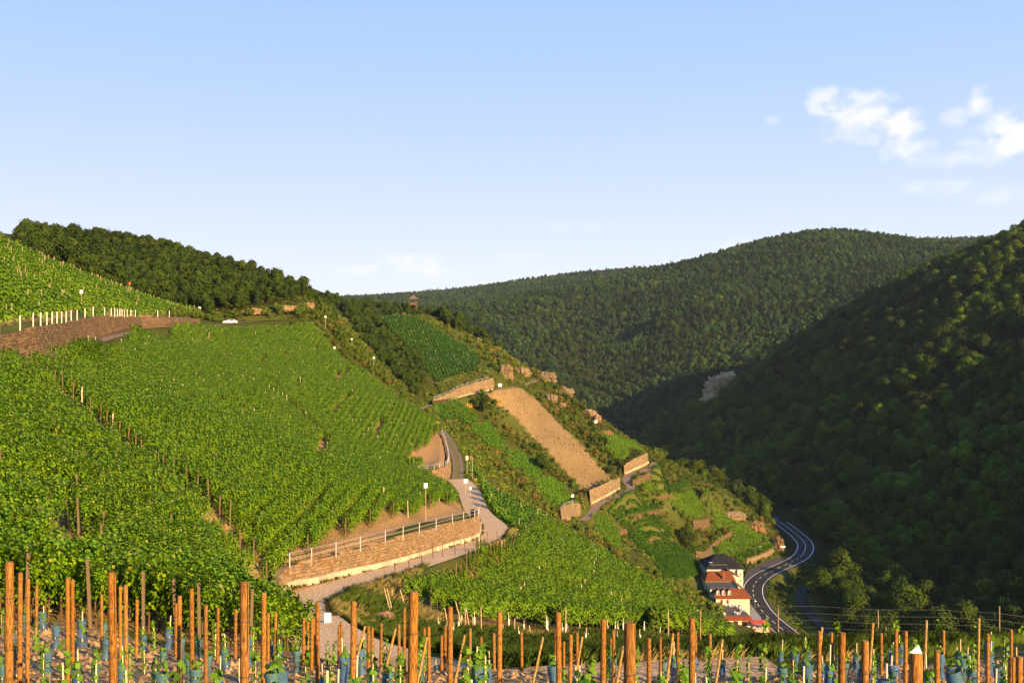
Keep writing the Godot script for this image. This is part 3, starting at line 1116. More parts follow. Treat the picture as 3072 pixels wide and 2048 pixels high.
	for i in spots.size():
		var p := Vector3(spots[i][0], -96.05, spots[i][1])
		if i == 0: tb.position = p
		else: dup(tb, p, 0.0, 1.0)
		for k in 3:
			var an := k * 2.1 + i
			var q := p + Vector3(sin(an), 0, cos(an)) * 0.85
			if i == 0 and k == 0:
				ch.position = q; ch.rotation.y = an + PI
			else: dup(ch, q, an + PI)
	for i in 5:
		var p := Vector3(83.8 + i * 1.05, -99.98, -364.2 + (i % 2) * 0.8)
		dup(tb, p, 0.0, 1.0, "white garden table under the red edged awning", "white tables under the awning")
		for k in 2:
			var an := k * 2.6 + i
			dup(ch, p + Vector3(sin(an), 0, cos(an)) * 0.8, an + PI, 1.0, "white garden chair under the red edged awning", "white chairs under the awning")
	# watch hut on the far plateau
	var hp := on(POINT.hut.x, POINT.hut.z)
	h = base("lookout_hut", hp)
	tag(h, "small wooden lookout hut with pointed roof among trees on the plateau", "hut")
	for x in [-1.7, 1.7]:
		for z in [-1.7, 1.7]:
			m = MB.new()
			m.bx(Vector3(x, 3.6, z), Vector3(0.35, 7.6, 0.35), lin(0.2, 0.13, 0.09))
			obj("post", m.mesh(M.wood), h)
	m = MB.new()
	slab(m, -1.9, 1.9, 4.0, 5.3, -1.9, 1.9, lin(0.26, 0.13, 0.09))
	obj("parapet", m.mesh(M.wood), h)
	m = MB.new()
	for i in 4:
		var a0 := i * PI / 2 + PI / 4
		var a1 := a0 + PI / 2
		m.tri(Vector3(sin(a0) * 4.0, 7.2, cos(a0) * 4.0), Vector3(0, 9.9, 0), Vector3(sin(a1) * 4.0, 7.2, cos(a1) * 4.0), lin(0.11, 0.085, 0.085))
	obj("roof", m.mesh(M.plain), h)

# ---------------------------------------------------------------- vines
func leaf(mb: MB, p: Vector3, out: Vector3, s: float, col: Color, rnd := 0.7) -> void:
	var nn := (out + Vector3(rng.randf_range(-1, 1), rng.randf_range(-1, 1), rng.randf_range(-1, 1)) * rnd).normalized()
	var u := nn.cross(Vector3(rng.randf_range(-1, 1), rng.randf_range(-1, 1), rng.randf_range(-1, 1))).normalized() * s
	var w := nn.cross(u)
	var sh := (nn * 0.55 + out * 0.45).normalized()
	var tip := p + u * 0.55 - nn * s * 0.12
	var k := mb.v.size()
	mb.v.append(p - u * 0.5); mb.v.append(p + w * 0.5 - nn * s * 0.08); mb.v.append(tip); mb.v.append(p - w * 0.5 - nn * s * 0.08)
	for i in 4:
		mb.n.append(sh); mb.c.append(col)
	mb.ix.append(k); mb.ix.append(k + 1); mb.ix.append(k + 2)
	mb.ix.append(k); mb.ix.append(k + 2); mb.ix.append(k + 3)
func vine_green() -> Color:
	var t := rng.randf()
	var c := lin(0.095, 0.205, 0.008).lerp(lin(0.165, 0.27, 0.011), t)
	if rng.randf() < 0.22: c = lin(0.045, 0.11, 0.007)
	if rng.randf() < 0.015: c = lin(0.26, 0.27, 0.05)
	return c
func vine_segment(n: int, s: float, w: float, h0: float, h1: float) -> ArrayMesh:
	# one metre of trained vine along z
	var mb := MB.new()
	for i in n:
		var z := rng.randf_range(-0.56, 0.56)
		var t := rng.randf()
		var y := lerpf(h0, h1, sqrt(t)) + 0.12 * sin(z * 9.0 + n)
		var side := 1.0 if rng.randf() < 0.5 else -1.0
		var ww := w * (0.75 + 0.35 * sin(y * 4.0 + z * 5.0))
		var x := side * ww * sqrt(rng.randf_range(0.25, 1.0))
		var out := Vector3(side * 0.9, 0.25, 0).normalized()
		if y > h1 - 0.3 or rng.randf() < 0.2:
			out = Vector3(side * 0.4, 0.9, 0).normalized()
			x *= 0.8
			y += rng.randf_range(0.0, 0.25) if rng.randf() < 0.4 else 0.0
		leaf(mb, Vector3(x, y, z), out, s * rng.randf_range(0.75, 1.3), vine_green())
	return mb.mesh(M.leaf)
func in_gap(x: float, z: float) -> bool:
	for g in GAPS:
		var p: PackedVector2Array = g[0]
		for i in p.size() - 1:
			var q := Geometry2D.get_closest_point_to_segment(Vector2(x, z), p[i], p[i + 1])
			if q.distance_to(Vector2(x, z)) < g[1]: return true
	return false
func near_road(x: float, z: float, extra: float) -> bool:
	var k := key(x, z)
	if not hash_road.has(k): return false
	for r in hash_road[k]:
		var q := Geometry2D.get_closest_point_to_segment(Vector2(x, z), Vector2(r[0].x, r[0].z), Vector2(r[1].x, r[1].z))
		if q.distance_to(Vector2(x, z)) < r[2] + extra: return true
	return false
var segs_near := []
var segs_mid := []
var segs_far := []
var segs_dist := []
func vine_field(poly: PackedVector2Array, spacing: float, label: String, group: String, wood_col: Color, along := Vector2(0, -1)) -> int:
	var b := bounds(poly)
	var n_rows := 0
	var post_m := MB.new()
	post_m.bx(Vector3(0, 0.95, 0), Vector3(0.08, 2.3, 0.08), wood_col)
	var post_mesh := post_m.mesh(M.plain)
	var pale := MB.new()
	pale.bx(Vector3(0, 1.0, 0), Vector3(0.08, 2.5, 0.08), lin(0.55, 0.48, 0.36))
	var pale_mesh := pale.mesh(M.plain)
	var stem := MB.new()
	stem.tube(Vector3(0, -0.2, 0), Vector3(0.03, 0.8, 0.02), 0.045, 0.03, 5, lin(0.10, 0.06, 0.035))
	var stem_mesh := stem.mesh(M.plain)
	var side := Vector2(-along.y, along.x)
	var c := b.get_center()
	var reach := b.size.length() * 0.5 + 2.0
	var s := -reach
	while s < reach:
		var run := []
		var t := -reach
		while t < reach:
			var q := c + side * s + along * t
			var ok := inside(poly, q.x, q.y) and not in_gap(q.x, q.y) and not near_road(q.x, q.y, 0.9)
			if ok: run.append(q)
			if not ok and run.size() > 0:
				if run.size() >= 2:
					vine_row(side * rng.randf_range(-0.16, 0.16), along, run, label, group, post_mesh, pale_mesh, stem_mesh)
					n_rows += 1
				run = []
			t += 1.0
		s += spacing
	return n_rows
func vine_row(off: Vector2, along: Vector2, run: Array, label: String, group: String, post_mesh: Mesh, pale_mesh: Mesh, stem_mesh: Mesh) -> void:
	var p0: Vector2 = run[0] + off
	var o := base("vine_row", on(p0.x, p0.y))
	if group.begins_with("vine rows on the big slope"):
		if p0.length() < 62.0:
			label = "leafy vine row of the hedge like front block right behind the slim wooden posts"
			group = "vine rows of the front block behind the slim posts"
		elif p0.x > -23.0 and p0.y > -172.0:
			label = "leafy vine row starting on the bare soil strip just above the rubble wall"
			group = "vine rows starting above the rubble wall"
		elif p0.y < -172.0:
			label = "leafy vine row on the upper part of the big slope, below the upper road"
			group = "vine rows on the upper part of the big slope"
		else:
			label = "leafy vine row in the middle of the big slope, left of the rubble wall"
			group = "vine rows in the middle of the big slope"
	tag(o, label, "vine row", group)
	var inv := -o.position
	var by := [[], [], [], [], [], []]
	var cols := [[], [], [], [], [], []]
	var stems := []
	var vig := rng.randf_range(0.92, 1.08)
	for r in run:
		var q: Vector2 = r + off + along * rng.randf_range(-0.08, 0.08)
		var d := q.length()
		var y0 := ht(q.x - along.x * 0.5, q.y - along.y * 0.5)
		var y1 := ht(q.x + along.x * 0.5, q.y + along.y * 0.5)
		var dir := Vector3(-along.x, y0 - y1, -along.y).normalized()
		var across := Vector3(-along.y, 0, along.x)
		var flip := 1.0 if rng.randf() < 0.5 else -1.0
		var gap := rng.randf() < 0.012
		if not gap:
			var sc := rng.randf_range(0.9, 1.14) * vig
			var bs := Basis(across * flip * rng.randf_range(0.85, 1.2), Vector3.UP * sc, dir * flip)
			var k := rng.randi() % 3 + (0 if d < 75.0 else 3)
			by[k].append(Transform3D(bs, Vector3(q.x, (y0 + y1) * 0.5, q.y) + inv))
			var g := rng.randf_range(0.85, 1.12) * (0.8 if group.begins_with("vine rows on the rounded") else 1.0)
			cols[k].append(Color(g * rng.randf_range(0.9, 1.12), g, g))
		if d < 130.0:
			stems.append(Transform3D(Basis(Vector3.UP, rng.randf() * 6.0), on(q.x, q.y) + inv))
	for k in 6:
		if by[k].size() > 0:
			var far := p0.length() > 150.0
			multi("foliage", (segs_near[k] if k < 3 else (segs_far[k - 3] if far else segs_mid[k - 3])), by[k], cols[k], o)
	if stems.size() > 0:
		multi("vine_stems", stem_mesh, stems, [], o)
	var k_ := 0
	var n := 0
	while k_ < run.size() and n < 26:
		var pm: Mesh = pale_mesh if rng.randf() < 0.25 and p0.y < -95.0 else post_mesh
		var q: Vector2 = run[k_] + off - along * (0.45 if k_ == 0 else 0.0)
		obj("post", pm, o, Transform3D(Basis(Vector3.BACK, rng.randf_range(-0.05, 0.05)), on(q.x, q.y) + inv + Vector3(0.0, rng.randf_range(-0.15, 0.1), 0.0)))
		k_ += 6
		n += 1
func far_field(called: String, poly: PackedVector2Array, spacing: float, label: String, along := Vector2.ZERO, sc := 1.0, posts := true, tint := Color.WHITE) -> void:
	var b := bounds(poly)
	var c := b.get_center()
	var dir := along if along != Vector2.ZERO else slope_dir(c.x, c.y)
	var side := Vector2(-dir.y, dir.x)
	var r := b.size.length() * 0.5
	var o := base(called, on(c.x, c.y))
	tag(o, label, "vineyard plot", "", "stuff")
	var inv := -o.position
	var by := [[], [], []]
	var cl := [[], [], []]
	var pxf := []
	var s := -r
	while s < r:
		var t := -r
		while t < r:
			var q := c + side * (s + rng.randf_range(-0.1, 0.1)) + dir * t
			if inside(poly, q.x, q.y) and not near_road(q.x, q.y, 0.6):
				var a := ht(q.x + dir.x * 0.6, q.y + dir.y * 0.6, false)
				var e := ht(q.x - dir.x * 0.6, q.y - dir.y * 0.6, false)
				var zz := Vector3(dir.x * 1.2, a - e, dir.y * 1.2).normalized()
				var k := rng.randi() % 3
				var f := 1.0 if rng.randf() < 0.5 else -1.0
				if rng.randf() > 0.03:
					by[k].append(Transform3D(Basis(Vector3(side.x, 0, side.y) * f * rng.randf_range(0.9, 1.2) * sc, Vector3.UP * rng.randf_range(0.85, 1.15) * sc, zz * 1.25 * f), Vector3(q.x, (a + e) * 0.5 - 0.1, q.y) + inv))
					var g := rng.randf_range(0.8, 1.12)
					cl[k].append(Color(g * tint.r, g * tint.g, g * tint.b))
				if posts and rng.randf() < (0.06 if sc > 1.17 else 0.045):
					pxf.append(Transform3D(Basis(Vector3.BACK, rng.randf_range(-0.08, 0.08)), Vector3(q.x, (a + e) * 0.5, q.y) + inv))
			t += 1.2
		s += spacing
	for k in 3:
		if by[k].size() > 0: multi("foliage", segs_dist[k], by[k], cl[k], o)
	if pxf.size() > 0:
		var pm := MB.new()
		pm.bx(Vector3(0, 1.1 * sc * sc, 0), Vector3(0.1, 2.4 * sc, 0.1), lin(0.36, 0.27, 0.17))
		multi("posts", pm.mesh(M.plain), pxf, [], o)
func vineyards() -> void:
	for i in 3:
		segs_near.append(vine_segment(620, 0.112, 0.54, 0.35, 2.0))
		segs_mid.append(vine_segment(430, 0.135, 0.56, 0.35, 2.0))
		segs_far.append(vine_segment(330, 0.165, 0.66, 0.3, 2.0))
		segs_dist.append(vine_segment(70, 0.31, 0.55, 0.2, 1.7))
	var grey := lin(0.16, 0.115, 0.075)
	var n := vine_field(POLY.vines_main, 1.12, "leafy green vine row with wooden posts on the big slope above the rubble wall", "vine rows on the big slope above the rubble wall", grey)
	n += vine_field(POLY.vines_low, 1.5, "leafy green vine row on the rounded plot below the concrete road", "vine rows on the rounded plot below the concrete road", grey, Vector2(0.94, -0.34).normalized())
	n += vine_field(POLY.vines_small, 1.4, "short vine row in the small block beside the road, behind the slim wooden posts", "vine rows in the small block beside the road", grey)
	print("vine rows ", n)
	var st: PackedVector2Array = POLY.vines_strip
	far_field("vineyard", st, 1.7, "narrow strip of dense vines along the outer side of the road bend", Vector2(0.42, 0.9).normalized(), 1.15)
	far_field("vineyard", POLY.vines_upper, 1.7, "sloping upper vineyard with many pale posts between the brown wall and the dark wood", Vector2(0.25, -0.97).normalized(), 1.2)
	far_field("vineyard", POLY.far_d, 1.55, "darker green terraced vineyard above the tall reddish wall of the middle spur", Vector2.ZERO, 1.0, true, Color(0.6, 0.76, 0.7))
	far_field("vineyard", POLY.far_e1, 1.35, "small vineyard plot just under the spur road and its brown earth heap", Vector2.ZERO, 1.0, false, Color(0.8, 0.9, 0.9))
	far_field("vineyard", POLY.far_e2, 1.35, "second small vineyard plot down the gully, left of the bare slope", Vector2.ZERO, 1.0, false, Color(0.85, 0.95, 0.9))
	far_field("vineyard", POLY.far_e3, 1.35, "third vineyard plot down the gully, beside the round dark bush", Vector2.ZERO, 1.0, false, Color(0.85, 0.95, 0.9))
	far_field("vineyard", POLY.far_e4, 1.35, "lowest vineyard plot of the gully, above the rounded corner wall", Vector2.ZERO, 1.0, false, Color(0.85, 0.95, 0.9))
	far_field("vineyard", POLY.far_g, 1.35, "bright vineyard plot above the wall at the outer road bend", Vector2.ZERO, 1.0, false)
	var ter := {
		"ter_1": "largest dark vine plot of the terraces, directly under the narrow road", "ter_2": "narrow strip of dark vines left of the stair path on the terraces", "ter_4": "dark vine plot on the terrace left of the big round tree",
		"ter_5": "slender dark vine plot beside the lower part of the stair path", "ter_6": "dark vine plot below and left of the big round tree", "ter_7": "lowest dark vine plot, reaching down towards the slate roofed house",
		"ter_8": "dark vine plot on the outer terraces below the outer road bend", "ter_9": "pale green sparse vine plot below the wall of the outer road bend", "ter_10": "light green vine plot in the middle of the outer terraces",
		"ter_11": "light green vine plot above the high brown terrace wall", "ter_12": "long vine plot running down along the rocky outer edge of the terraces", "ter_13": "bright vine terrace just above the slate roofed house",
		"ter_14": "lowest green terrace beside the parking area of the valley road", "ter_15": "pale grassy vine strip at the left foot of the terraces",
	}
	for k in ter:
		var dark: bool = k in ["ter_1", "ter_2", "ter_4", "ter_5", "ter_6", "ter_7", "ter_8"]
		var along := Vector2(0.62, -0.78) if dark else Vector2.ZERO
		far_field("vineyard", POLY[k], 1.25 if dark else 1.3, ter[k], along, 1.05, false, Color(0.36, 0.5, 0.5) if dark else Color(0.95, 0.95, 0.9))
	# young plants on the bare slope, in rows
	var bp: PackedVector2Array = POLY.bare_slope
	var b := bounds(bp)
	var c := b.get_center()
	var dir := slope_dir(c.x, c.y)
	var side := Vector2(-dir.y, dir.x)
	var mb := MB.new()
	mb.bx(Vector3(0.05, 0.45, 0), Vector3(0.05, 1.0, 0.05), lin(0.30, 0.2, 0.1))
	for i in 10:
		leaf(mb, Vector3(rng.randf_range(-0.16, 0.16), rng.randf_range(0.15, 0.6), rng.randf_range(-0.16, 0.16)), Vector3.UP, 0.2, lin(0.17, 0.16, 0.05))
	var xf := []
	var s := -70.0
	while s < 70.0:
		var t := -70.0
		while t < 70.0:
			var q := c + side * s + dir * t
			if inside(bp, q.x, q.y) and rng.randf() > 0.1:
				xf.append(Transform3D(Basis(Vector3.UP, rng.randf() * 6.0).scaled(Vector3.ONE * rng.randf_range(0.7, 1.3)), on(q.x + rng.randf_range(-0.3, 0.3), q.y + rng.randf_range(-0.3, 0.3))))
			t += 1.5
		s += 1.9
	tag(multi("young_vines", mb.mesh(M.leaf), xf, []), "rows of tiny young vines on the bare sandy slope", "young vines", "", "stuff")

# ---------------------------------------------------------------- trees and bushes
func crown(n: int, size: float, r: float, h: float, lobes: int, dark: Color, light: Color, seed_: int, conifer := false) -> ArrayMesh:
	rng.seed = seed_
	var mb := MB.new()
	if conifer:
		for i in n:
			var t := pow(rng.randf(), 0.8)
			var tier := floorf(t * 9.0) / 9.0
			var rr := r * (1.02 - tier) * rng.randf_range(0.35, 1.0)
			var a := rng.randf() * TAU
			var y := h * (0.08 + 0.92 * tier) - rr * 0.28 + rng.randf_range(-0.2, 0.2)
			var out := Vector3(cos(a), 0.55, sin(a)).normalized()
			leaf(mb, Vector3(cos(a) * rr, y, sin(a) * rr), out, size * rng.randf_range(0.7, 1.3), dark.lerp(light, rng.randf()), 0.6)
		return mb.mesh(M.tree)
	var cs := []
	for k in lobes:
		var a := rng.randf() * TAU
		var t := (k + 0.5) / lobes
		var y := lerpf(0.28, 0.86, t) * h
		var sp := sin(PI * clampf(t * 0.85 + 0.12, 0, 1)) * r * 0.66
		var q := Vector3(cos(a) * sp, y, sin(a) * sp) * Vector3(1, 1, 1)
		cs.append([q, r * rng.randf_range(0.30, 0.52), dark.lerp(light, rng.randf())])
	cs.append([Vector3(0, h * 0.55, 0), r * 0.6, dark.lerp(light, 0.4)])
	cs.append([Vector3(r * 0.1, h * 0.82, 0), r * 0.42, dark.lerp(light, 0.7)])
	for i in n:
		var l: Array = cs[rng.randi() % cs.size()]
		var d := Vector3(rng.randfn(), rng.randfn() * 0.85 + 0.25, rng.randfn()).normalized()
		var rad: float = l[1] * (0.72 + 0.34 * rng.randf())
		if rng.randf() < 0.1: rad *= 1.18
		var p: Vector3 = l[0] + d * rad
		var c: Color = (l[2] as Color).lerp(dark.lerp(light, rng.randf()), 0.45)
		leaf(mb, p, (d + Vector3(0, 0.15, 0)).normalized(), size * rng.randf_range(0.65, 1.3), c, 0.65)
	return mb.mesh(M.tree)
func tree(called: String, label: String, cat: String, group: String, cr: Mesh, h: float, r: float, bark: Color) -> Node3D:
	var o := Node3D.new()
	o.name = called
	tag(o, label, cat, group)
	o.set_meta("kindname", called)
	obj("crown", cr, o)
	var mb := MB.new()
	mb.tube(Vector3(0, -1.5, 0), Vector3(0.1, h * 0.35, 0.05), r * 0.09, r * 0.065, 7, bark, false)
	mb.tube(Vector3(0.1, h * 0.34, 0.05), Vector3(0.0, h * 0.8, 0), r * 0.066, r * 0.02, 6, bark, false)
	for k in 4:
		var a := k * 1.7 + h
		mb.tube(Vector3(0.08, h * (0.3 + k * 0.08), 0), Vector3(cos(a) * r * 0.55, h * (0.5 + k * 0.09), sin(a) * r * 0.55), r * 0.035, r * 0.012, 5, bark, false)
	obj("trunk", mb.mesh(M.wood), o)
	return o
func scatter(p: PackedVector2Array, gap: float, jitter := 0.45) -> Array:
	var b := bounds(p)
	var out := []
	var z := b.position.y
	var odd := 0
	while z < b.end.y:
		var x := b.position.x + (gap * 0.5 if odd % 2 else 0.0)
		while x < b.end.x:
			var q := Vector2(x + rng.randf_range(-jitter, jitter) * gap, z + rng.randf_range(-jitter, jitter) * gap)
			if inside(p, q.x, q.y): out.append(q)
			x += gap
		z += gap * 0.87
		odd += 1
	return out
func plant(proto: Node3D, q: Vector2, sc: float, sink := 0.15) -> Node3D:
	var r: Node3D = proto.duplicate()
	r.name = numbered(proto.get_meta("kindname"))
	add_child(r, true)
	r.position = on(q.x, q.y, -sink)
	r.rotation.y = rng.randf() * TAU
	r.scale = Vector3(sc * rng.randf_range(0.9, 1.12), sc * rng.randf_range(0.88, 1.14), sc * rng.randf_range(0.9, 1.12))
	return r
func woods() -> void:
	var bark := lin(0.10, 0.075, 0.05)
	var dk := lin(0.018, 0.034, 0.008)
	var lt := lin(0.052, 0.082, 0.012)
	var near_m := []
	for i in 4: near_m.append(crown(1500, 0.62, 3.9, 8.6, 8, dk, lt, 100 + i))
	var hill_m := []
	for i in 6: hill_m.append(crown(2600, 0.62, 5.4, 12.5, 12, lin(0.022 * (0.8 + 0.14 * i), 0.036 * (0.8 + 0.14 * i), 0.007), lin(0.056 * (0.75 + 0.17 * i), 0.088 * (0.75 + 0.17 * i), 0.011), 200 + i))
	var con_m := []
	for i in 2: con_m.append(crown(1100, 0.55, 2.5, 9.5, 1, lin(0.016, 0.034, 0.014), lin(0.038, 0.06, 0.02), 300 + i, true))
	var far_m := []
	for i in 4: far_m.append(crown(300, 1.35, 5.2, 10.5, 7, lin(0.020, 0.045, 0.014), lin(0.046, 0.082, 0.020), 400 + i))
	far_m.append(crown(260, 1.4, 6.4, 9.0, 6, lin(0.026, 0.05, 0.012), lin(0.066, 0.095, 0.02), 421))
	far_m.append(crown(240, 1.3, 4.2, 11.5, 5, lin(0.014, 0.034, 0.012), lin(0.032, 0.06, 0.017), 422))
	far_m.append(crown(150, 1.7, 3.2, 13.0, 1, lin(0.018, 0.038, 0.018), lin(0.035, 0.06, 0.026), 410, true))
	var bush_m := []
	for i in 4: bush_m.append(crown(420, 0.34, 1.5, 2.3, 6, lin(0.035, 0.06, 0.011), lin(0.10, 0.14, 0.02), 500 + i))
	for i in 2: bush_m.append(crown(360, 0.32, 1.4, 1.9, 6, lin(0.09, 0.08, 0.02), lin(0.17, 0.135, 0.03), 510 + i))
	rng.seed = 1234
	# the dark wood on the left ridge
	var protos := []
	for i in 4:
		protos.append(tree("broadleaf_tree", "dark green broadleaf tree of the dense wood above the upper vineyard", "tree", "trees of the dense wood above the upper vineyard", near_m[i], 8.6, 3.9, bark))
	for i in 2:
		protos.append(tree("conifer_tree", "dark conifer standing in the dense wood above the upper vineyard", "tree", "conifers of the dense wood above the upper vineyard", con_m[i], 9.5, 2.5, bark))
	var spots := scatter(POLY.left_forest, 4.3)
	spots.sort_custom(func(a, b): return a.length() < b.length())
	var rest := []
	for i in spots.size():
		var q: Vector2 = spots[i]
		if i < 250: plant(protos[rng.randi() % 4 if rng.randf() < 0.88 else 4 + rng.randi() % 2], q, rng.randf_range(0.5, 0.9) * (1.35 if rng.randf() < 0.2 else 1.0), 0.6)
		else: rest.append(q)
	mass("woodland", "further trees of the dense wood on the left ridge", rest, near_m, 0.55, 1.0, 0.7)
	# trees along the scrubby rib and on the plateau edge
	for e in [["wood_rib", "dark tree on the rib between the big slope and the terraced vineyard", "trees on the rib between the two vineyards", 4.6, 0.76], ["wood_edge", "dark green tree on the crest right of the terraced vineyard", "trees on the crest right of the terraced vineyard", 5.2, 0.95], ["wood_plateau", "small tree on the plateau edge near the lookout hut", "trees on the plateau near the lookout hut", 7.0, 0.6]]:
		var pr := []
		for i in 4: pr.append(tree("hillside_tree", e[1], "tree", e[2], near_m[i], 8.6, 3.9, bark))
		for q in scatter(POLY[e[0]], e[3]):
			if not near_road(q.x, q.y, 1.5): plant(pr[rng.randi() % 4], q, e[4] * rng.randf_range(0.65, 1.1), 0.6)
	# single trees
	var solo := tree("round_tree", "big round dark tree standing alone among the vine terraces", "tree", "", hill_m[1], 12.5, 5.6, bark)
	plant(solo, Vector2(POINT.tree_terrace.x, POINT.tree_terrace.z), 0.86)
	solo = tree("round_tree", "dark tree on the reddish ground at the upper left edge of the bare slope", "tree", "", near_m[0], 8.6, 3.9, bark)
	plant(solo, Vector2(POINT.tree_bare.x, POINT.tree_bare.z), 0.9)
	solo = tree("round_tree", "round dark bushy tree at the left edge of the bare slope", "tree", "", near_m[2], 8.6, 3.9, bark)
	plant(solo, Vector2(POINT.tree_round.x, POINT.tree_round.z), 0.95)
	# the right hand hill and the river bank
	var hp := []
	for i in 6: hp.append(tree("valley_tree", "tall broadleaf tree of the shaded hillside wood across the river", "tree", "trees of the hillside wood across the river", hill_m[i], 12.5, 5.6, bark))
	var hs := []
	for q in scatter(PackedVector2Array([Vector2(112, -235), Vector2(250, -200), Vector2(470, -420), Vector2(480, -800), Vector2(330, -1120), Vector2(160, -1120), Vector2(100, -1000), Vector2(118, -760), Vector2(156, -640), Vector2(158, -560), Vector2(158, -500), Vector2(151, -470), Vector2(138, -449), Vector2(120, -427), Vector2(116, -402), Vector2(115, -340), Vector2(113, -290)]), 8.2):
		if not near_road(q.x, q.y, 4.0): hs.append(q)
	for q in scatter(PackedVector2Array([Vector2(60, -600), Vector2(100, -545), Vector2(130, -530), Vector2(140, -560), Vector2(140, -640), Vector2(112, -760), Vector2(100, -900), Vector2(60, -900), Vector2(40, -760)]), 7.5):
		if not near_road(q.x, q.y, 4.0): hs.append(q)
	hs.sort_custom(func(a, b): return a.length() < b.length())
	var vis := []
	rest = []
	for q in hs:
		if vis.size() < 300 and absf(q.x / q.y) < 0.50: vis.append(q)
		else: rest.append(q)
	for q in vis: plant(hp[rng.randi() % (6 if q.length() > 470 else 3)], q, rng.randf_range(0.55, 1.1) * (1.3 if rng.randf() < 0.15 else 1.0), 0.8)  # nearer trees take only the darker crowns, hill shade put into leaf colour
	mass("hillside_wood", "dense wood covering the steep hillside across the river", rest, hill_m, 0.5, 1.3, 0.8)
	# hills in the distance
	var fs := []
	for q in scatter(PackedVector2Array([Vector2(-420, -1000), Vector2(30, -1080), Vector2(100, -1130), Vector2(330, -1130), Vector2(520, -1050), Vector2(1150, -1500), Vector2(1150, -2000), Vector2(-420, -2000)]), 7.4): fs.append(q)
	mass("mountain_forest", "mixed forest covering the long mountain behind the valley", fs, far_m, 0.45, 1.1, 0.8)
	fs = []
	for q in scatter(PackedVector2Array([Vector2(-800, -2000), Vector2(1500, -2000), Vector2(2000, -3600), Vector2(-1000, -3600)]), 13.0): fs.append(q)
	mass("horizon_forest", "pale hazy forest along the far horizon ridge", fs, far_m, 0.9, 1.4, 0.8)
	# behind and beside the eye, so that hills there are wooded too
	fs = []
	for q in scatter(PackedVector2Array([Vector2(260, -60), Vector2(520, -300), Vector2(520, 250), Vector2(260, 250)]), 11.0): fs.append(q)
	mass("hillside_wood", "wood on the hillside downstream, outside the frame", fs, far_m, 0.9, 1.2, 0.8)
	# scrub
	var bs := []
	for e in SCRUB:
		for q in scatter(e[0], e[1]):
			if not near_road(q.x, q.y, 0.8): bs.append([q, e[2], e[3]])
	bs.sort_custom(func(a, b): return a[0].length() < b[0].length())
	var bp := []
	for i in 6:
		var o := Node3D.new()
		o.name = "bush"
		o.set_meta("kindname", "bush")
		tag(o, "green scrub bush on the steep ground between the vineyard plots" if i < 4 else "rusty brown scrub bush in the gully behind the road bend", "bush", "green scrub bushes between the plots" if i < 4 else "rusty scrub bushes in the gully")
		obj("foliage", bush_m[i], o)
		bp.append(o)
	var more := []
	for i in bs.size():
		var e: Array = bs[i]
		if i < 290: plant(bp[(4 + rng.randi() % 2) if rng.randf() < e[2] * 0.6 else rng.randi() % 4], e[0], e[1] * rng.randf_range(0.6, 1.3), 0.1)
		else: more.append(e[0])
	mass("scrubland", "scrub bushes covering the steep rocky ribs between the plots", more, bush_m, 0.6, 1.5, 0.1)
	print("bushes ", bs.size(), " hill trees ", hs.size())
	# low cover of herbs and brambles on the ribs and verges of the spur
	var low_m := []
	for i in 3: low_m.append(crown(110, 0.36, 1.3, 1.3, 5, lin(0.04, 0.072, 0.011), lin(0.10, 0.15, 0.018), 520 + i))
	for i in 2: low_m.append(crown(90, 0.36, 1.3, 1.2, 5, lin(0.075, 0.09, 0.02), lin(0.15, 0.155, 0.03), 530 + i))
	rng.seed = 4321
	var cover := []
	var keep_out := []
	for k in POLY:
		if k.begins_with("far_") or k.begins_with("ter_") or k.begins_with("vines") or k in ["bare_slope", "track_bare", "soil_strip"]: keep_out.append([POLY[k], bounds(POLY[k])])
	for q in scatter(PackedVector2Array([Vector2(-102, -352), Vector2(-92, -336), Vector2(-60, -332), Vector2(-20, -262), Vector2(-14, -225), Vector2(0, -215), Vector2(15, -215), Vector2(35, -190), Vector2(50, -330), Vector2(72, -365), Vector2(80, -425), Vector2(92, -440), Vector2(122, -488), Vector2(134, -505), Vector2(120, -540), Vector2(60, -590), Vector2(0, -570), Vector2(-60, -560), Vector2(-90, -520), Vector2(-75, -400)]), 2.1):
		if near_road(q.x, q.y, 0.5): continue
		var free := true
		for e in keep_out:
			if (e[1] as Rect2).has_point(q) and inside(e[0], q.x, q.y):
				free = false
				break
		if free and rough.get_noise_2d(q.x * 0.05, q.y * 0.05) > -0.25: cover.append(q)
	for q in scatter(PackedVector2Array([Vector2(100, -345), Vector2(109, -345), Vector2(112, -400), Vector2(116, -422), Vector2(128, -440), Vector2(146, -462), Vector2(148, -490), Vector2(133, -474), Vector2(106, -432), Vector2(100, -410)]), 2.2):
		if not near_road(q.x, q.y, 0.6): cover.append(q)
	var weeds := []
	for q in scatter(POLY.bare_slope, 2.4):
		if rough.get_noise_2d(q.x * 0.09 + 9.0, q.y * 0.09) > 0.22 or rng.randf() < 0.03: weeds.append(q)
	mass("scrubland", "weeds coming up in patches on the bare sandy slope", weeds, low_m, 0.12, 0.4, 0.05)
	mass("scrubland", "low herbs and brambles covering the steep ribs and verges", cover, low_m, 0.35, 1.1, 0.1)
	# rocks
	for e in ROCKS:
		rock(e[0], e[1], e[2], e[3], e[4])
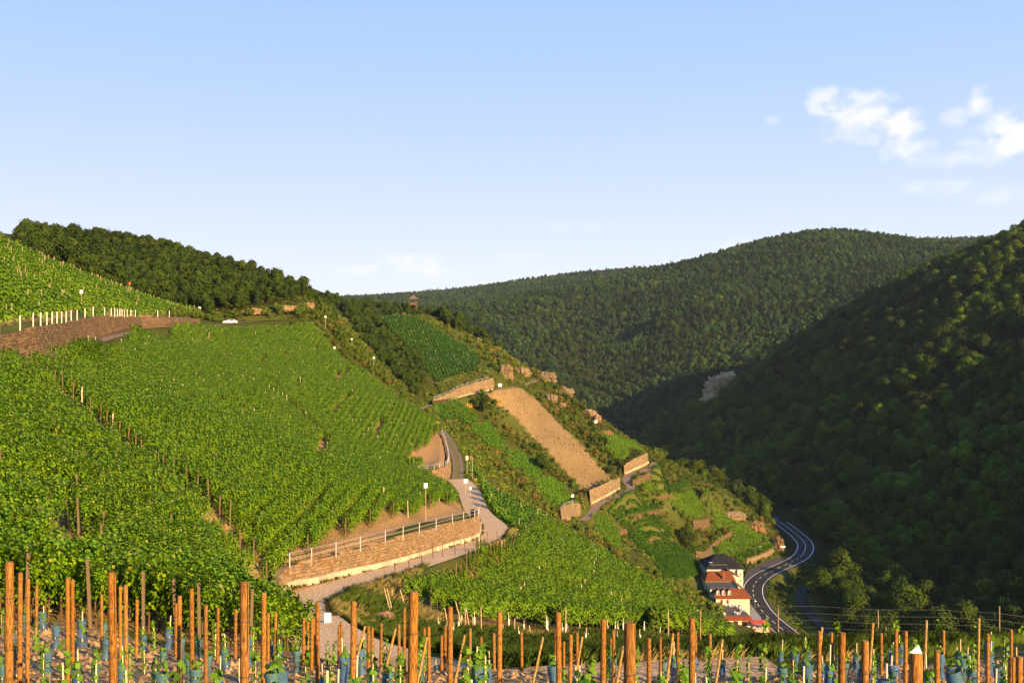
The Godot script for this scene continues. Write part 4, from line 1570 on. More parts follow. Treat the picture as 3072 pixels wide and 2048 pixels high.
func mass(called: String, label: String, spots: Array, meshes: Array, lo: float, hi: float, sink: float) -> void:
	if spots.is_empty(): return
	var o := base(called)
	tag(o, label, "wood", "", "stuff")
	var by := []
	var cl := []
	for m in meshes:
		by.append([]); cl.append([])
	var cn := FastNoiseLite.new()
	cn.frequency = 0.006
	cn.seed = 77
	for q in spots:
		var k := rng.randi() % meshes.size()
		var s := rng.randf_range(lo, hi)
		var y := ht(q.x, q.y, false) if absf(q.x) < 400 and absf(q.y) < 1000 else hb(q.x, q.y)
		by[k].append(Transform3D(Basis(Vector3.UP, rng.randf() * TAU).scaled(Vector3(s, s * rng.randf_range(0.85, 1.2), s)), Vector3(q.x, y - sink, q.y)))
		var g := rng.randf_range(0.6, 1.3) * (1.0 + 0.6 * cn.get_noise_2d(q.x, q.y))
		cl[k].append(Color(g * rng.randf_range(0.88, 1.15), g, g * rng.randf_range(0.9, 1.1)))
	for k in meshes.size():
		if by[k].size() > 0: multi("trees" if called != "scrubland" else "bushes", meshes[k], by[k], cl[k], o)
func rock(label: String, at: Vector3, size: Vector3, turn: float, col: Color) -> void:
	# a craggy block: a cube grid pushed about by cellular noise, in flat facets
	var f := FastNoiseLite.new()
	f.noise_type = FastNoiseLite.TYPE_CELLULAR
	f.cellular_return_type = FastNoiseLite.RETURN_CELL_VALUE
	f.frequency = 0.42
	f.seed = int(absf(at.x) * 7.0) + 3
	var g := FastNoiseLite.new()
	g.frequency = 0.25
	g.fractal_octaves = 4
	g.seed = 5
	var mb := MB.new()
	var n := 16
	var push := func(p: Vector3) -> Vector3:
		var d := p.normalized()
		var m := maxf(absf(p.x), maxf(absf(p.y), absf(p.z)))
		var q := d * lerpf(p.length(), 1.0, 0.8)
		var w := q * size * 0.5
		var k := 1.0 + 0.24 * f.get_noise_3dv(w * 1.3) + 0.34 * g.get_noise_3dv(w * 2.2)
		return w * k
	for face in 5:
		for i in n:
			for j in n:
				var c := []
				for e in [[0, 0], [1, 0], [1, 1], [0, 1]]:
					var a: float = (i + e[0]) * 2.0 / n - 1.0
					var b: float = (j + e[1]) * 2.0 / n - 1.0
					var p := Vector3(a, b, 1)
					if face == 1: p = Vector3(1, b, -a)
					elif face == 2: p = Vector3(-a, b, -1)
					elif face == 3: p = Vector3(-1, b, a)
					elif face == 4: p = Vector3(a, 1, -b)
					c.append(push.call(p))
				var k := 1.0 + 0.3 * f.get_noise_3dv(c[0] * 0.8)
				mb.quad(c[3], c[2], c[1], c[0], Color(col.r * k, col.g * k, col.b * k))
	var o := obj("rock_outcrop", mb.mesh(M.rock), null, Transform3D(Basis(Vector3.UP, turn), at))
	tag(o, label, "rock")

# ---------------------------------------------------------------- the young vineyard in front
func post_mesh(h: float, r: float, split := false) -> ArrayMesh:
	var mb := MB.new()
	var g := rng.randf_range(0.8, 1.18)
	var gr := rng.randf() * 0.25
	var c := lin(0.45 * g, 0.205 * g, 0.045 * g).lerp(lin(0.30, 0.2, 0.11), gr)
	mb.tube(Vector3(0, -0.4, 0), Vector3(0, h - r * 0.25, 0), r * 1.04, r, 9, c, false)
	mb.tube(Vector3(0, h - r * 0.25, 0), Vector3(0, h, 0), r, r * 0.82, 9, lin(0.44 * g, 0.2 * g, 0.06 * g), true)
	if split:
		mb.bx(Vector3(0.0, h - 0.3, r * 0.985), Vector3(0.006, 0.6, 0.006), lin(0.05, 0.025, 0.01))
	return mb.mesh(M.wood)
func foreground() -> void:
	var nth := ["first", "second", "third", "fourth", "fifth", "sixth", "seventh", "eighth", "ninth", "tenth", "eleventh", "twelfth", "thirteenth", "fourteenth", "fifteenth", "sixteenth", "seventeenth", "eighteenth", "nineteenth", "twentieth"]
	var k := 0
	var cut := 13.0
	for p in POSTS:
		p[2] = maxf(p[2] - ht(p[0], p[1]), 0.7)
		var d: float = -p[1]
		var big := d < cut
		var lab := "slim orange brown post standing in the young vineyard"
		var grp := "slim posts of the young vineyard"
		if big:
			lab = "thick orange brown post in the front row of the young vineyard, %s from the left" % nth[mini(k, 19)]
			grp = "thick posts in the front row"
			k += 1
		var at := on(p[0], p[1])
		var o := base("vineyard_post", at, rng.randf() * TAU)
		o.rotation.z = rng.randf_range(-0.012, 0.012)
		o.rotation.x = rng.randf_range(-0.012, 0.012)
		tag(o, lab, "post", grp)
		obj("shaft", post_mesh(p[2], 0.041, big), o)
		var w := MB.new()
		for y in [0.35, 0.85, 1.3]:
			if p[2] - y > 0.4:
				var yy: float = p[2] - y
				w.tube(Vector3(0, yy - 0.004, 0), Vector3(0, yy + 0.004, 0), 0.046, 0.046, 9, lin(0.12, 0.1, 0.09))
		if w.v.size() > 0: obj("wire_tie", w.mesh(M.metal), o)
	for p in LEANS:
		var o := base("leaning_stake", Vector3(p[2], p[3] - 0.1, p[4]))
		tag(o, "pale leaning wooden stake among the upright posts of the young vineyard", "stake", "pale leaning stakes of the young vineyard")
		var mb := MB.new()
		mb.tube(Vector3.ZERO, Vector3(p[0] - p[2], p[1] - p[3] + 0.1, 0), 0.026, 0.024, 7, lin(0.62, 0.37, 0.13))
		obj("shaft", mb.mesh(M.wood), o)
	# the paper stuck on one of the thick posts
	var pq: Array = POSTS[PAPER]
	var pm := MB.new()
	pm.tri(Vector3(-0.04, 0, 0), Vector3(0.02, 0.05, 0.0), Vector3(0.035, 0, 0.02), lin(0.75, 0.75, 0.78))
	pm.tri(Vector3(0.035, 0, 0.02), Vector3(0.02, 0.05, 0.0), Vector3(0.01, 0, -0.04), lin(0.75, 0.72, 0.74))
	pm.tri(Vector3(-0.04, 0, 0), Vector3(0.01, 0, -0.04), Vector3(0.02, 0.05, 0.0), lin(0.7, 0.7, 0.72))
	tag(obj("paper_scrap", pm.mesh(M.plain), null, Transform3D(Basis(), on(pq[0], pq[1], pq[2]))), "crumpled white scrap of paper on top of a thick post", "paper")
	# young vines, each with its stake and most with a blue net
	var protos := []
	for i in 8:
		var o := Node3D.new()
		o.name = "young_vine"
		o.set_meta("kindname", "young_vine")
		var netted := i < 5
		tag(o, "young vine shoot on a pale stake inside a blue protective net" if netted else "young vine shoot on a thin pale stake without a net", "young vine", "young vines in blue nets" if netted else "young vines on bare stakes")
		var mb := MB.new()
		var h := rng.randf_range(0.55, 0.95)
		mb.tube(Vector3(0, -0.15, 0), Vector3(rng.randf_range(-0.03, 0.03), h, 0), 0.015, 0.014, 6, lin(0.66, 0.52, 0.34))
		obj("stake", mb.mesh(M.plain), o)
		if netted:
			mb = MB.new()
			var nc := lin(0.05, 0.11, 0.26).lerp(lin(0.06, 0.14, 0.18), rng.randf())
			var ring := []
			for q in 5:
				ring.append([Vector3(0.04 + rng.randf_range(-0.03, 0.03), 0.04 + q * 0.14 + rng.randf_range(-0.02, 0.03), rng.randf_range(-0.02, 0.02)), rng.randf_range(0.065, 0.125)])
			for q in 4:
				mb.tube(ring[q][0], ring[q + 1][0], ring[q][1], ring[q + 1][1], 7, nc * rng.randf_range(0.8, 1.15), false)
			obj("net", mb.mesh(M.net), o)
		mb = MB.new()
		var n := 14 + i * 6
		for q in n:
			var y := rng.randf_range(0.3 if netted else 0.08, 0.6 + 0.06 * i)
			var an := rng.randf() * TAU
			leaf(mb, Vector3(0.03 + cos(an) * 0.075, y, sin(an) * 0.075), Vector3(cos(an), 0.7, sin(an)).normalized(), rng.randf_range(0.07, 0.115), lin(0.12, 0.23, 0.018).lerp(lin(0.05, 0.13, 0.012), rng.randf()), 0.5)
		mb.tube(Vector3(0.03, 0, 0), Vector3(0.03, 0.62 + 0.06 * i, 0), 0.007, 0.004, 4, lin(0.1, 0.09, 0.03), false)
		obj("leaves", mb.mesh(M.leaf), o)
		protos.append(o)
	var yg: PackedVector2Array = POLY.young
	var count := 0
	var x := -15.0
	while x < 26.0:
		var z := -12.0
		while z > -42.0:
			var q := Vector2(x + rng.randf_range(-0.15, 0.15), z + rng.randf_range(-0.2, 0.2))
			if inside(yg, q.x, q.y) and absf(q.x / q.y) < 0.5 and not near_road(q.x, q.y, 0.35):
				var r := plant(protos[rng.randi() % 8], q, rng.randf_range(0.8, 1.15), 0.0)
				r.rotation.z = rng.randf_range(-0.08, 0.08)
				count += 1
			z -= 1.4
		x += 1.6
	print("young vines ", count)
	# slate chips and clods on the soil
	var sm := []
	for i in 3:
		var mb := MB.new()
		var s := Vector3(rng.randf_range(0.7, 1), rng.randf_range(0.4, 0.6), rng.randf_range(0.6, 1))
		var pts := []
		for q in 6:
			pts.append(Vector3(cos(q * TAU / 6.0) * s.x * rng.randf_range(0.8, 1.1), rng.randf_range(-0.1, 0.1), sin(q * TAU / 6.0) * s.z * rng.randf_range(0.8, 1.1)) * 0.5)
		for q in 6:
			mb.tri(pts[q], Vector3(0, s.y * 0.5, 0.05), pts[(q + 1) % 6], Color.WHITE)
		sm.append(mb.mesh(M.stone))
	for i in 3:
		var xf := []
		var cl := []
		for q in 5200:
			var p := Vector2(rng.randf_range(-16, 28), rng.randf_range(-42, -14))
			if inside(yg, p.x, p.y) and absf(p.x / p.y) < 0.52 and not near_road(p.x, p.y, 0.0):
				var s := 0.07 + 0.3 * pow(rng.randf(), 2.6)
				xf.append(Transform3D(Basis(Vector3.UP, rng.randf() * 6.0).scaled(Vector3(s, s * 1.3, s)), on(p.x, p.y, -0.01)))
				var g := rng.randf_range(0.75, 1.15)
				cl.append(Color(0.42 * g, 0.28 * g, 0.155 * g))
		for q in 1600:
			var ps: PackedVector2Array = POLY.soil_strip
			var bb := bounds(ps)
			var p := Vector2(rng.randf_range(bb.position.x, bb.end.x), rng.randf_range(-130, bb.end.y))
			if inside(ps, p.x, p.y):
				var s := 0.06 + 0.2 * pow(rng.randf(), 3.0)
				xf.append(Transform3D(Basis(Vector3.UP, rng.randf() * 6.0).scaled(Vector3(s, s, s)), on(p.x, p.y, -0.01)))
				var g := rng.randf_range(0.8, 1.4)
				cl.append(Color(0.44 * g, 0.31 * g, 0.19 * g))
		tag(multi("gravel", sm[i], xf, cl), "slate chips and clods scattered on the dry vineyard soil", "gravel", "", "stuff")
	# grass of the bank and dry verge
	var tuft := func(c0: Color, c1: Color, h: float, n: int) -> ArrayMesh:
		var mb := MB.new()
		for i in n:
			var a := rng.randf() * TAU
			var b := Vector3(cos(a), 0, sin(a)) * rng.randf_range(0.0, 0.16)
			var tip := b * 2.0 + Vector3(cos(a), 0, sin(a)) * h * rng.randf_range(0.1, 0.5) + Vector3(0, h * rng.randf_range(0.6, 1.15), 0)
			var sd := Vector3(-sin(a), 0, cos(a)) * 0.02
			var c := c0.lerp(c1, rng.randf())
			var mid := b.lerp(tip, 0.55) + Vector3(0, h * 0.12, 0)
			var nn := Vector3(cos(a) * 0.3, 0.9, sin(a) * 0.3).normalized()
			mb.tri(b - sd, mid, b + sd, c, nn, nn, nn)
			mb.tri(b + sd * 0.8, mid, tip, c, nn, nn, nn)
		return mb.mesh(M.grass)
	var green := []
	var straw := []
	for i in 3:
		green.append(tuft.call(lin(0.05, 0.095, 0.010), lin(0.12, 0.16, 0.022), 0.5, 26))
		straw.append(tuft.call(lin(0.40, 0.28, 0.09), lin(0.24, 0.23, 0.06), 0.38, 22))
	for e in [["grass_bank", 0.27, "green"], ["verge_dry", 0.36, "straw"]]:
		var xs := [[], [], []]
		var xs2 := [[], [], []]
		for q in scatter(POLY[e[0]], e[1]):
			if absf(q.x / q.y) > 0.53 or near_road(q.x, q.y, -0.05): continue
			var s := rng.randf_range(0.6, 1.35)
			var t := Transform3D(Basis(Vector3.UP, rng.randf() * 6.0).scaled(Vector3(s, s, s)), on(q.x, q.y, -0.03))
			var dry_ := rough.get_noise_2d(q.x * 0.12 + 40.0, q.y * 0.12) > (0.3 if e[2] == "green" else -0.2)
			if dry_: xs2[rng.randi() % 3].append(t)
			else: xs[rng.randi() % 3].append(t)
		var o := base("grass")
		tag(o, "green grass on the bank between the lower path and the rounded plot" if e[2] == "green" else "straw coloured dry grass on the verge of the concrete road", "grass", "", "stuff")
		for i in 3:
			if xs[i].size() > 0: multi("blades", green[i], xs[i], [], o)
			if xs2[i].size() > 0: multi("dry_blades", straw[i], xs2[i], [], o)
	# weeds along the foot and the crown of the rubble wall
	var ws := [[], [], []]
	var wp := wall_path(WALL.wall_main)
	for i in 420:
		var q := at_path(wp, rng.randf_range(0.5, (wp.size() - 1) * 0.5))
		if rough.get_noise_2d(q[0].x * 0.4, q[0].z * 0.4) < -0.05: continue
		var s := rng.randf_range(0.3, 0.9)
		var low := rng.randf() < 0.75
		var at: Vector3 = q[0] + q[3] * rng.randf_range(0.32, 0.5) if low else q[0] + Vector3(0, q[1] - 0.08, 0) - q[3] * rng.randf_range(0.25, 0.7)
		ws[rng.randi() % 3].append(Transform3D(Basis(Vector3.UP, rng.randf() * 6.0).scaled(Vector3(s, s * 0.8, s)), at))
	var wo := base("grass")
	tag(wo, "weeds growing along the foot and top of the long rubble wall", "grass", "", "stuff")
	for i in 3: multi("blades", green[i] if i < 2 else straw[0], ws[i], [], wo)
	# trellis at the edge on the right
	for i in TRELLIS.size():
		var p: Array = TRELLIS[i]
		var o := base("trellis_post", on(p[0], p[1]))
		tag(o, "pale trellis post on the far edge of the grass bank, %s from the left" % ["third", "fourth", "sixth", "second", "fifth", "first"][i], "post", "pale trellis posts on the bank edge")
		var mb := MB.new()
		mb.tube(Vector3(0, -0.3, 0), Vector3(0, p[2], 0), 0.036, 0.033, 8, lin(0.52, 0.34, 0.16))
		obj("shaft", mb.mesh(M.wood), o)
	var wm := MB.new()
	for y in [0.45, 0.8, 1.15, 1.5, 1.85]:
		for xx in range(9, 30, 3):
			wm.tube(on(xx, -52.0, y), on(xx + 3, -52.0, y), 0.004, 0.004, 4, lin(0.16, 0.16, 0.15), false)
	tag(obj("trellis_wire", wm.mesh(M.metal)), "thin wires strung between the pale trellis posts on the bank edge", "wire", "", "thing")
	var tv := base("tube_vine", on(12.6, -52.0))
	tag(tv, "young vine growing out of a white plant tube on the bank edge", "young vine", "vines in white tubes on the bank edge")
	tv.set_meta("kindname", "tube_vine")
	var mb2 := MB.new()
	mb2.tube(Vector3(0, -0.1, 0), Vector3(0, 0.5, 0), 0.07, 0.07, 8, lin(0.62, 0.66, 0.48))
	obj("plant_tube", mb2.mesh(M.plain), tv)
	mb2 = MB.new()
	for i in 26:
		leaf(mb2, Vector3(rng.randf_range(-0.15, 0.15), rng.randf_range(0.45, 1.35), rng.randf_range(-0.12, 0.12)), Vector3(rng.randf_range(-1, 1), 0.5, 1).normalized(), 0.16, vine_green())
	obj("leaves", mb2.mesh(M.leaf), tv)
	for xx in [15.9, 18.8, 20.9, 22.8, 24.9]:
		dup(tv, on(xx, -52.2 + fmod(xx, 1.0)), xx)
	# pale stakes and tubes at the foot of the rounded plot
	for p in PALES:
		var o := base("pale_stake", Vector3(p[2], p[3] - 0.15, p[4]))
		tag(o, "pale wooden stake on the dry ground at the near edge of the rounded plot", "stake", "pale stakes at the near edge of the rounded plot")
		var m := MB.new()
		m.tube(Vector3.ZERO, Vector3(p[0] - p[2], p[1] - p[3] + 0.15, 0), 0.05, 0.045, 7, lin(0.72, 0.56, 0.36))
		obj("shaft", m.mesh(M.wood), o)
	var tb := base("plant_tube", Vector3.ZERO)
	tag(tb, "short white plant tube on the dry ground below the rounded plot", "plant tube", "white plant tubes below the rounded plot")
	tb.set_meta("kindname", "plant_tube")
	var m3 := MB.new()
	m3.tube(Vector3(0, -0.1, 0), Vector3(0.02, 0.62, 0), 0.06, 0.06, 7, lin(0.72, 0.72, 0.6))
	obj("tube", m3.mesh(M.plain), tb)
	m3 = MB.new()
	m3.tube(Vector3(0.05, -0.1, 0), Vector3(0.06, 1.0, 0), 0.02, 0.02, 6, lin(0.7, 0.6, 0.45))
	obj("stake", m3.mesh(M.plain), tb)
	for i in 34:
		var q := Vector2(lerpf(-8.5, 18.0, rng.randf()), rng.randf_range(-90.0, -80.0))
		if i == 0: tb.position = on(q.x, q.y)
		else: dup(tb, on(q.x, q.y), rng.randf() * 6.0, rng.randf_range(0.7, 1.2))
	for p in VERGE:
		var o := base("iron_post", on(p[0], p[1]))
		o.rotation.z = 0.07
		tag(o, "thin dark trellis post on the verge between the concrete road and rounded plot", "post", "dark trellis posts along the verge")
		var m := MB.new()
		m.bx(Vector3(0, p[2] * 0.5 - 0.1, 0), Vector3(0.075, p[2] + 0.2, 0.075), lin(0.075, 0.045, 0.03))
		obj("shaft", m.mesh(M.plain), o)

# ---------------------------------------------------------------- signs, lamps, cars
func sign_(e: Array) -> void:
	var c: Vector3 = e[1]
	var g := on(c.x, c.z)
	var ph := maxf(0.6, c.y - g.y)
	var w: float = e[2]
	var hh: float = e[3]
	var o := base("sign", Vector3(c.x, c.y - ph, c.z), e[5])
	tag(o, e[4], "sign")
	var wooden: bool = e[0] == "board"
	var mb := MB.new()
	mb.tube(Vector3(0, -0.3, 0), Vector3(0, ph + hh * 0.3, 0), 0.035, 0.033, 7, lin(0.55, 0.42, 0.28) if wooden else lin(0.5, 0.5, 0.48))
	obj("pole", mb.mesh(M.plain), o)
	mb = MB.new()
	var cl := lin(0.86, 0.86, 0.84)
	var z := 0.05
	if e[0] == "board" or e[0] == "plate":
		mb.stone(Transform3D(Basis(), Vector3(0, ph, z)), Vector3(w, hh, 0.03), cl, 0.006)
		obj("board", mb.mesh(M.paint), o)
	elif e[0] == "yellow" or e[0] == "red":
		cl = lin(0.85, 0.52, 0.02) if e[0] == "yellow" else lin(0.62, 0.10, 0.06)
		mb.tri(Vector3(-w * 0.5, ph - hh * 0.5, z), Vector3(0, ph + hh * 0.5, z), Vector3(w * 0.5, ph - hh * 0.5, z), cl)
		mb.tri(Vector3(-w * 0.5, ph - hh * 0.5, z - 0.02), Vector3(0, ph + hh * 0.5, z - 0.02), Vector3(w * 0.5, ph - hh * 0.5, z - 0.02), lin(0.4, 0.4, 0.4))
		obj("triangle", mb.mesh(M.paint), o)
		mb = MB.new()
		mb.bx(Vector3(0, ph - hh * 0.1, z + 0.006), Vector3(w * 0.07, hh * 0.45, 0.008), lin(0.05, 0.04, 0.03) if e[0] == "yellow" else lin(0.8, 0.78, 0.75))
		obj("mark", mb.mesh(M.paint), o)
	elif e[0] == "round":
		mb.tube(Vector3(0, ph, z - 0.015), Vector3(0, ph, z + 0.015), w * 0.5, w * 0.5, 20, lin(0.62, 0.05, 0.04))
		mb.tube(Vector3(0, ph, z + 0.014), Vector3(0, ph, z + 0.02), w * 0.38, w * 0.38, 20, cl)
		obj("disc", mb.mesh(M.paint), o)
		if hh > w:
			mb = MB.new()
			mb.bx(Vector3(0, ph - w * 0.75, z), Vector3(w * 0.9, w * 0.5, 0.03), cl)
			obj("board", mb.mesh(M.paint), o)
func lamp(label: String, at: Vector3, h: float, arm: Vector3) -> void:
	var o := base("street_lamp", at)
	tag(o, label, "street lamp")
	var mb := MB.new()
	mb.tube(Vector3(0, -0.3, 0), Vector3(0, h, 0), 0.1, 0.06, 8, lin(0.3, 0.31, 0.3))
	obj("pole", mb.mesh(M.metal), o)
	mb = MB.new()
	mb.tube(Vector3(0, h, 0), arm + Vector3(0, h + 0.25, 0), 0.05, 0.04, 6, lin(0.3, 0.31, 0.3))
	obj("arm", mb.mesh(M.metal), o)
	mb = MB.new()
	mb.box(Transform3D(Basis(Vector3.UP, atan2(-arm.z, arm.x)), arm * 1.15 + Vector3(0, h + 0.26, 0)), Vector3(0.9, 0.16, 0.32), lin(0.62, 0.62, 0.6))
	obj("lamp_head", mb.mesh(M.plain), o)
func car(label: String, at: Vector3, turn: float, col: Color) -> void:
	var o := base("parked_car", at, turn)
	tag(o, label, "car")
	# side outline of the body, front towards +x
	var prof := [Vector2(-2.1, 0.35), Vector2(-2.15, 0.75), Vector2(-2.0, 0.98), Vector2(-1.2, 1.02), Vector2(1.0, 0.98), Vector2(1.75, 0.86), Vector2(2.1, 0.66), Vector2(2.12, 0.35)]
	var mb := MB.new()
	var hw := 0.85
	for i in prof.size():
		var a: Vector2 = prof[i]
		var b: Vector2 = prof[(i + 1) % prof.size()]
		var ia := 0.84 if a.y > 0.9 else 1.0
		var ib := 0.84 if b.y > 0.9 else 1.0
		mb.quad(Vector3(a.x, a.y, hw * ia), Vector3(b.x, b.y, hw * ib), Vector3(b.x, b.y, -hw * ib), Vector3(a.x, a.y, -hw * ia), col)
	for s in [1.0, -1.0]:
		for i in range(1, prof.size() - 1):
			var f := func(q: Vector2) -> Vector3: return Vector3(q.x, q.y, s * hw * (0.84 if q.y > 0.9 else 1.0))
			mb.tri(f.call(prof[0]), f.call(prof[i]), f.call(prof[i + 1]), col, Vector3(0, 0.1, s), Vector3(0, 0.1, s), Vector3(0, 0.1, s))
	obj("body", mb.mesh(M.car), o)
	var cab := [Vector2(-1.75, 1.0), Vector2(-1.15, 1.42), Vector2(0.15, 1.45), Vector2(1.0, 0.98)]
	mb = MB.new()
	var gl := MB.new()
	var w0 := 0.72
	var w1 := 0.58
	for s in [1.0, -1.0]:
		var p := [Vector3(cab[0].x, cab[0].y, s * w0), Vector3(cab[1].x, cab[1].y, s * w1), Vector3(cab[2].x, cab[2].y, s * w1), Vector3(cab[3].x, cab[3].y, s * w0)]
		mb.quad(p[0], p[1], p[2], p[3], col, Vector3(0, 0.3, s).normalized())
		var cc: Vector3 = (p[0] + p[1] + p[2] + p[3]) / 4.0
		var q := []
		for v in p: q.append(cc + (v - cc) * 0.84 + Vector3(0, 0, s * 0.02))
		gl.quad(q[0], q[1], q[2], q[3], lin(0.02, 0.022, 0.025), Vector3(0, 0.3, s).normalized())
	mb.quad(Vector3(cab[1].x, cab[1].y, w1), Vector3(cab[2].x, cab[2].y, w1), Vector3(cab[2].x, cab[2].y, -w1), Vector3(cab[1].x, cab[1].y, -w1), col, Vector3.UP)
	obj("roof", mb.mesh(M.car), o)
	gl.quad(Vector3(cab[2].x, cab[2].y, w1), Vector3(cab[3].x, cab[3].y, w0), Vector3(cab[3].x, cab[3].y, -w0), Vector3(cab[2].x, cab[2].y, -w1), lin(0.03, 0.035, 0.04))
	gl.quad(Vector3(cab[0].x, cab[0].y, w0), Vector3(cab[1].x, cab[1].y, w1), Vector3(cab[1].x, cab[1].y, -w1), Vector3(cab[0].x, cab[0].y, -w0), lin(0.03, 0.035, 0.04))
	obj("windows", gl.mesh(M.glass), o)
	for x in [-1.3, 1.35]:
		for s in [-1.0, 1.0]:
			mb = MB.new()
			mb.tube(Vector3(x, 0.32, s * 0.62), Vector3(x, 0.32, s * 0.88), 0.32, 0.32, 14, lin(0.015, 0.015, 0.015))
			var wh := obj("wheel", mb.mesh(M.plain), o)
			mb = MB.new()
			mb.tube(Vector3(x, 0.32, s * 0.87), Vector3(x, 0.32, s * 0.89), 0.2, 0.2, 12, lin(0.45, 0.45, 0.46))
			obj("rim", mb.mesh(M.metal), wh)
	for s in [-0.6, 0.6]:
		mb = MB.new()
		mb.bx(Vector3(2.06, 0.66, s), Vector3(0.1, 0.14, 0.3), lin(0.7, 0.7, 0.7))
		obj("headlight", mb.mesh(M.glass), o)
		mb = MB.new()
		mb.bx(Vector3(-2.12, 0.72, s), Vector3(0.06, 0.16, 0.26), lin(0.4, 0.02, 0.02))
		obj("tail_light", mb.mesh(M.paint), o)
func signs_and_things() -> void:
	for e in SIGNS: sign_(e)
	car("white car parked on the upper road below the dark wood", on(POINT.car.x, POINT.car.z, 0.08), PI + 0.12, lin(0.82, 0.82, 0.82))
	car("dark car parked beside the slate roofed house", Vector3(95.0, -99.97, -437), 1.1, lin(0.03, 0.032, 0.036))
	car("silver car driving on the valley road at the lower end of the bend", Vector3(98.8, -99.95, -352), 1.45, lin(0.42, 0.44, 0.47))
	car("white car parked beside the valley road in front of the garden", Vector3(88.6, -99.95, -352.5), 1.5, lin(0.8, 0.78, 0.76))
	lamp("tall grey street lamp beside the parking area below the lowest terrace", Vector3(108.6, -100, -468), 8.4, Vector3(1.8, 0, 0.2))
	lamp("street lamp at the far bend of the valley road before the dark trees", Vector3(156.5, -100, -574), 8.0, Vector3(-1.8, 0, 0))
	lamp("slim pole beside the restaurant annex facing the valley road", Vector3(84.4, -100, -364.6), 9.6, Vector3(0.2, 0, 0.0))
	# yellow straw bales of the strip above the bare slope, and the brown earth heap
	var mb := MB.new()
	var sp := wall_path(WALL.wall_spur)
	var xf := []
	var cl := []
	for i in 240:
		var q := at_path(sp, rng.randf_range(0.0, (sp.size() - 1) * 0.5))
		var p: Vector3 = q[0] + q[3] * rng.randf_range(4.2, 6.4)
		xf.append(Transform3D(Basis(Vector3.UP, rng.randf() * 6.0).scaled(Vector3.ONE * rng.randf_range(0.5, 1.1)), on(p.x, p.z, 0.1)))
		cl.append(Color.WHITE)
	mb.stone(Transform3D(), Vector3(0.9, 0.5, 0.6), lin(0.62, 0.38, 0.06), 0.08)
	tag(multi("straw", mb.mesh(M.ground), xf, cl), "yellow straw heaped along the edge at the head of the bare slope", "straw", "", "stuff")
	rock("heap of dark brown earth beside the spur road", on(POINT.heap.x, POINT.heap.z, 0.2), Vector3(9, 2.2, 3), 0.5, lin(0.12, 0.07, 0.045))
	var last := get_child(get_child_count() - 1)
	last.name = "earth_heap"
	last.set_meta("category", "earth heap")
	for p in [POINT.pile_a, POINT.pile_b]:
		rock("pinkish heap of slate rubble in the grass of the bank" if p == POINT.pile_a else "small heap of dark rubble in the grass of the bank", on(p.x, p.z, 0.05), Vector3(2.2, 0.9, 1.6) if p == POINT.pile_a else Vector3(1.3, 0.7, 1.0), 0.3, lin(0.33, 0.19, 0.13))
		last = get_child(get_child_count() - 1)
		last.name = "rubble_heap"
		last.set_meta("category", "rubble heap")

